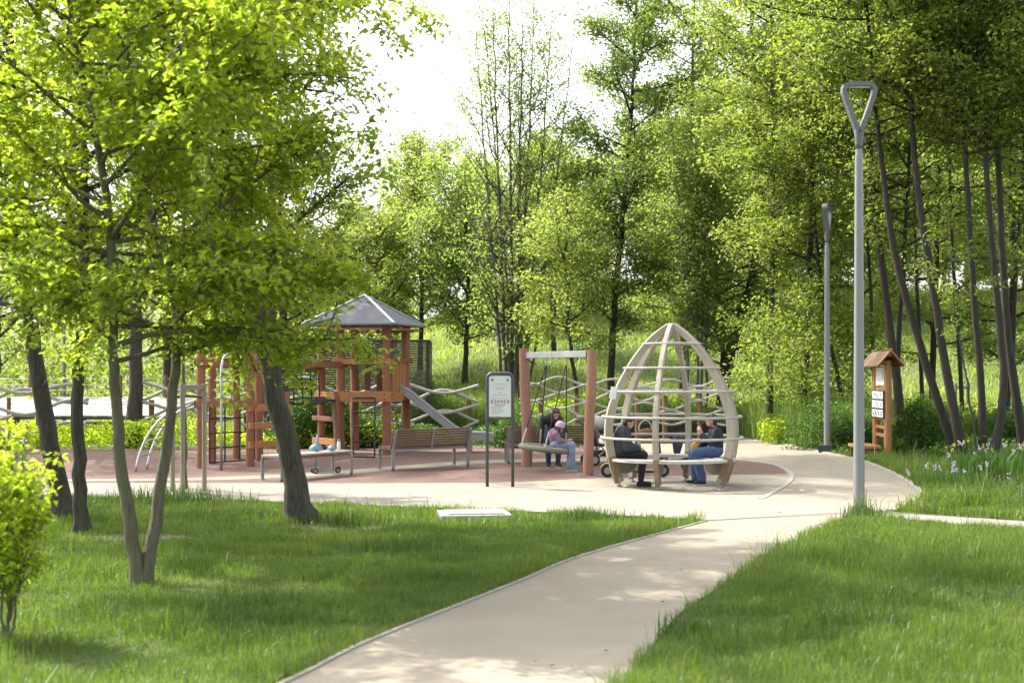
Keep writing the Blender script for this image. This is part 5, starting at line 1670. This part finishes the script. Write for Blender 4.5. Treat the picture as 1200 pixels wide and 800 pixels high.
def person(label, base, J, s, face, look_down, top, top_m, leg_m, shoe_m, hair_m, hair_len, hands, group, puffy=False, hood=False, hat=None, loose=0.0, sole='white_plastic'):
    t = thing('person', label, 'person', base, 0, group)
    V3 = {k: Vector(v) for k, v in J.items()}
    hc = V3['head']
    f = Vector((math.cos(face), math.sin(face), 0))
    f = (f + Vector((0, 0, -look_down))).normalized()
    side = Vector((0, 0, 1)).cross(f).normalized()
    upv = f.cross(side)
    rot = Matrix((f, side, upv)).transposed()
    hs = s
    mb = MB()
    # trunk
    mb.chain([V3['pelvis'], V3['belly'], V3['chest']], [.085 * s, .09 * s, .105 * s])
    sl, sr = V3['sh_l'], V3['sh_r']
    mb.chain([sl, V3['chest'] + (sl - V3['chest']) * .3, sr], [.055 * s, .075 * s, .055 * s])
    mb.capsule(V3['chest'], V3['neck'], .07 * s, .047 * s)
    mb.capsule(V3['neck'], hc - upv * .04 * hs, .047 * s, .047 * s)
    # head: skull, jaw, nose, ears, brow
    mb.ell(hc + upv * .015 * hs, (.092 * hs, .074 * hs, .098 * hs), rot=rot)
    mb.ell(hc + f * .028 * hs - upv * .055 * hs, (.062 * hs, .055 * hs, .055 * hs), rot=rot)
    mb.ell(hc + f * .088 * hs - upv * .02 * hs, (.017 * hs, .012 * hs, .022 * hs), 8, 6, rot=rot)
    for q in (-1, 1): mb.ell(hc + side * q * .075 * hs - upv * .012 * hs, (.018 * hs, .009 * hs, .03 * hs), 8, 6, rot=rot)
    mb.ell(hc + f * .078 * hs - upv * .062 * hs, (.012 * hs, .024 * hs, .010 * hs), 8, 6, rot=rot)
    for k, q in (('l', 1), ('r', -1)):
        mb.chain([V3['sh_' + k], V3['el_' + k], V3['wr_' + k]], [.046 * s, .037 * s, .026 * s])
        dr, pn_, cu = hands[k]
        hand(mb, V3['wr_' + k], dr, pn_, s, cu, q)
        mb.chain([V3['hip_' + k], V3['kn_' + k], V3['an_' + k]], [.066 * s, .045 * s, .030 * s])
        toe = V3['toe_' + k]
        mb.capsule(V3['an_' + k] + Vector((0, 0, -.03)), V3['an_' + k] + toe * .11 * s + Vector((0, 0, -.055 * s)), .026 * s, .02 * s)
    mb.remesh('body', 'skin', t, .0075, 3)
    for q in (-1, 1):
        MB().ell(hc + f * .086 * hs + side * q * .031 * hs + upv * .012 * hs, (.007 * hs, .013 * hs, .008 * hs), 8, 6, rot=rot).build('eye', 'hair_dark', t, smooth=True)
    # top
    mb = MB()
    e = .042 if puffy else .017
    hem = V3['pelvis'].lerp(V3['belly'], .15)
    mb.chain([hem, V3['belly'], V3['chest']], [(.118 + e) * s, (.108 + e) * s, (.118 + e) * s])
    mb.chain([sl, V3['chest'].lerp(sl, .3), sr], [(.058 + e * .8) * s, (.08 + e) * s, (.058 + e * .8) * s])
    mb.capsule(V3['chest'], V3['neck'].lerp(V3['chest'], .35), (.085 + e) * s, (.055 + e * .6) * s)
    for k in 'lr':
        a, b, c = V3['sh_' + k], V3['el_' + k], V3['wr_' + k]
        mb.chain([a, b, b.lerp(c, .93)], [(.052 + e) * s, (.044 + e) * s, (.032 + e * .8) * s])
    if puffy:
        for i in range(7):
            p = hem.lerp(V3['chest'], i / 6)
            mb.ell(p, ((.135 + .018) * s, (.15 + .014) * s, .035 * s))
            for k in 'lr':
                a, b = V3['sh_' + k], V3['el_' + k]
                mb.ell(a.lerp(b, i / 6), ((.05 + e + .008) * s,) * 3, 10, 7)
    if hood:
        hb = V3['neck'] - Vector((f.x, f.y, 0)) * .08 * s + Vector((0, 0, -.02))
        mb.ell(hb, (.10 * s, .14 * s, .095 * s))
        mb.ell(hb + Vector((f.x, f.y, 0)) * .06 * s + Vector((0, 0, .02)), (.09 * s, .105 * s, .05 * s))
    mb.remesh(top, top_m, t, .011, 3 if puffy else 5)
    # trousers
    mb = MB()
    mb.ell(V3['pelvis'], (.145 * s, .165 * s, .12 * s))
    for k in 'lr':
        a, b, c = V3['hip_' + k], V3['kn_' + k], V3['an_' + k]
        mb.chain([V3['pelvis'].lerp(a, .8), b, b.lerp(c, .97)], [.105 * s, (.074 + loose * .6) * s, (.052 + loose) * s])
    mb.remesh('trousers', leg_m, t, .011, 4)
    for k in 'lr':
        an, toe = V3['an_' + k], V3['toe_' + k]
        mb = MB()
        heel = an + Vector((0, 0, -an.z + .042)) - toe * .035 * s
        tip = heel + toe * .185 * s + Vector((0, 0, -.004))
        mb.capsule(heel, tip, .045 * s, .040 * s)
        mb.capsule(an + Vector((0, 0, .02)), heel + toe * .03, .046 * s, .046 * s)
        sh = mb.remesh('shoe', shoe_m, t, .009, 3)
        MB().bar(heel - toe * .035 * s + Vector((0, 0, -.030)), tip + toe * .03 * s + Vector((0, 0, -.026)), .074 * s, .022).build('sole', sole, sh, bevel=.008)
    # hair
    mb = MB()
    mb.ell(hc + upv * .035 * hs - f * .018 * hs, (.098 * hs, .086 * hs, .094 * hs), rot=rot)
    mb.ell(hc - f * .05 * hs - upv * .02 * hs, (.06 * hs, .080 * hs, .085 * hs), rot=rot)
    mb.ell(hc + upv * .085 * hs + f * .045 * hs, (.05 * hs, .064 * hs, .032 * hs), rot=rot)
    if hair_len:
        for q in (-1, 0, 1):
            p0 = hc - f * (.05 if q == 0 else -.01) * hs + side * q * .075 * hs
            mb.chain([p0, p0 + Vector((0, 0, -hair_len * .5)) + side * q * .01, p0 + Vector((.01 * q, 0, -hair_len))], [.036 * hs, .034 * hs, .015 * hs])
    mb.remesh('hair', hair_m, t, .010, 2)
    if hat:
        mb = MB()
        vs_, nv, nu = [], 7, 18
        prof_ = [(.102 * hs, -.005), (.106 * hs, .03 * hs), (.10 * hs, .07 * hs), (.08 * hs, .105 * hs), (.045 * hs, .125 * hs), (.006, .132 * hs)]
        pts, rad = [], []
        ax = (upv - f * .12).normalized()
        for r, z in prof_: pts.append(hc + ax * (z + .03 * hs)); rad.append(r)
        mb.tube(pts, rad, 20)
        mb.build('hat', hat, t, smooth=True)
        mb = MB()
        mb.tube([hc + ax * .02 * hs, hc + ax * .055 * hs], [.108 * hs, .109 * hs], 20)
        mb.build('hat_brim', hat, t, smooth=True)
    return t
pg = 'people at the play equipment'
X, Y_ = Vector((1, 0, 0)), Vector((0, 1, 0))
person('person in a dark puffer jacket and black trousers sitting at the left inside the pavilion', (1.83, 22.78, 0), dict(
    pelvis=(0, 0, .575), belly=(-.02, 0, .70), chest=(.015, 0, .86), neck=(.07, 0, .965), head=(.115, 0, 1.065),
    sh_l=(.03, .165, .90), sh_r=(.03, -.165, .90), el_l=(.09, .2, .67), el_r=(.09, -.2, .67), wr_l=(.27, .09, .63), wr_r=(.27, -.09, .63),
    hip_l=(.02, .085, .555), hip_r=(.02, -.085, .555), kn_l=(.36, .10, .53), kn_r=(.36, -.10, .53), an_l=(.33, .10, .10), an_r=(.31, -.10, .10), toe_l=(1, .1, 0), toe_r=(1, -.1, 0)),
    .95, R(0), .35, 'jacket', 'cloth_navy', 'cloth_black', 'cloth_black', 'hair_dark', 0, dict(l=((1, -.35, -.1), (0, -.6, -.8), .7), r=((1, .35, -.1), (0, .6, -.8), .7)), pg, puffy=True, hood=True, sole='rubber')
person('person in a navy top and blue jeans inside the pavilion, holding a yellow packet', (3.44, 23.08, 0), dict(
    pelvis=(0, 0, .575), belly=(.02, 0, .70), chest=(0, 0, .87), neck=(-.03, -.01, .98), head=(-.075, -.02, 1.085),
    sh_l=(-.01, -.16, .91), sh_r=(-.01, .16, .91), el_l=(-.10, -.21, .71), el_r=(-.12, .17, .70), wr_l=(-.24, -.10, .86), wr_r=(-.26, .04, .66),
    hip_l=(-.02, -.085, .555), hip_r=(-.02, .085, .555), kn_l=(-.36, -.13, .545), kn_r=(-.37, .09, .54), an_l=(-.24, -.12, .10), an_r=(-.32, .09, .10), toe_l=(-.85, -.5, 0), toe_r=(-.95, -.3, 0)),
    .95, R(183), .08, 'jumper', 'cloth_navy_shirt', 'denim', 'cloth_black', 'hair_dark', 0, dict(l=((-.5, .1, .8), (.4, .8, 0), .6), r=((-1, -.1, -.1), (0, -.6, -.8), .8)), pg, loose=.03)
person('person in a black jacket with long dark hair bending over behind the nest swing', (.84, 27.27, 0), dict(
    pelvis=(-.01, .10, .82), belly=(-.04, -.04, .90), chest=(-.07, -.24, .97), neck=(-.03, -.35, 1.02), head=(.02, -.43, 1.08),
    sh_l=(.10, -.25, .97), sh_r=(-.23, -.25, .97), el_l=(.20, -.40, .72), el_r=(-.27, -.32, .68), wr_l=(.14, -.56, .60), wr_r=(-.22, -.44, .50),
    hip_l=(.08, .09, .78), hip_r=(-.10, .09, .78), kn_l=(.09, -.02, .43), kn_r=(-.12, -.02, .43), an_l=(.08, .02, .10), an_r=(-.11, .06, .10), toe_l=(.25, -1, 0), toe_r=(-.1, -1, 0)),
    .98, R(-70), .55, 'jacket', 'cloth_black', 'denim_dark', 'cloth_black', 'hair_brown', .2, dict(l=((-.2, -.6, -.6), (-.8, 0, .2), .8), r=((.3, -.6, -.6), (.8, 0, .2), .8)), pg)
person('person in a lilac hat, purple hooded top and pale jeans sitting on the nest swing', (.86, 26.36, 0), dict(
    pelvis=(0, 0, .515), belly=(-.03, 0, .59), chest=(-.04, 0, .685), neck=(.0, 0, .76), head=(.055, 0, .83),
    sh_l=(-.02, .13, .71), sh_r=(-.02, -.13, .71), el_l=(.04, .16, .58), el_r=(.05, -.165, .58), wr_l=(.19, .10, .56), wr_r=(.20, -.09, .57),
    hip_l=(.03, .07, .50), hip_r=(.03, -.07, .50), kn_l=(.29, .09, .495), kn_r=(.29, -.08, .495), an_l=(.30, .09, .095), an_r=(.25, -.08, .095), toe_l=(1, .0, 0), toe_r=(.95, -.25, 0)),
    .86, R(-15), .45, 'hooded_top', 'cloth_purple', 'denim_pale', 'shoe_teal', 'hair_brown', .10, dict(l=((1, -.2, .3), (-.2, -.8, .2), .8), r=((.9, .3, .3), (-.2, .8, .2), .8)), pg, hood=True, hat='cloth_lilac', loose=.03)
t = thing('snack_packet', 'yellow snack packet held by the person in the navy top', 'packet', (3.09, 23.08, .64), R(10))
MB().ell((0, 0, 0), (.075, .05, .085), 10, 7).remesh('packet', 'bag_yellow', t, .012, 2)
t = thing('bag', 'small white bag lying on the round seat behind the person in the navy top', 'bag', (3.66, 22.93, .475))
MB().ell((0, 0, .06), (.085, .07, .07)).ell((.02, .01, .12), (.05, .04, .05)).remesh('body', 'paper', t, .01, 3)

# ================================================================ LITTER ON THE PAVING
rng = np.random.default_rng(91)
n = 700
x = rng.uniform(-9, 8, n); y = 6 + 32 * rng.random(n) ** 1.3
ok = np.zeros(n, bool)
for pl in (plaza, path_poly): ok |= in_poly(x, y, pl)
x, y = x[ok], y[ok]
V, T = leaf_quads(np.column_stack([x, y, np.full(len(x), .012)]), .045, rng, up=6.0, droop=0.0, wr=.5, fold=.1)
V[:, 2] = np.clip(V[:, 2], .009, .03)
o = link_mesh('leaf_litter', np_mesh('leaf_litter', V, T), 'bag_brown')
tag(o, 'scattered small dry leaves lying on the paving', 'leaf litter', kind='stuff')
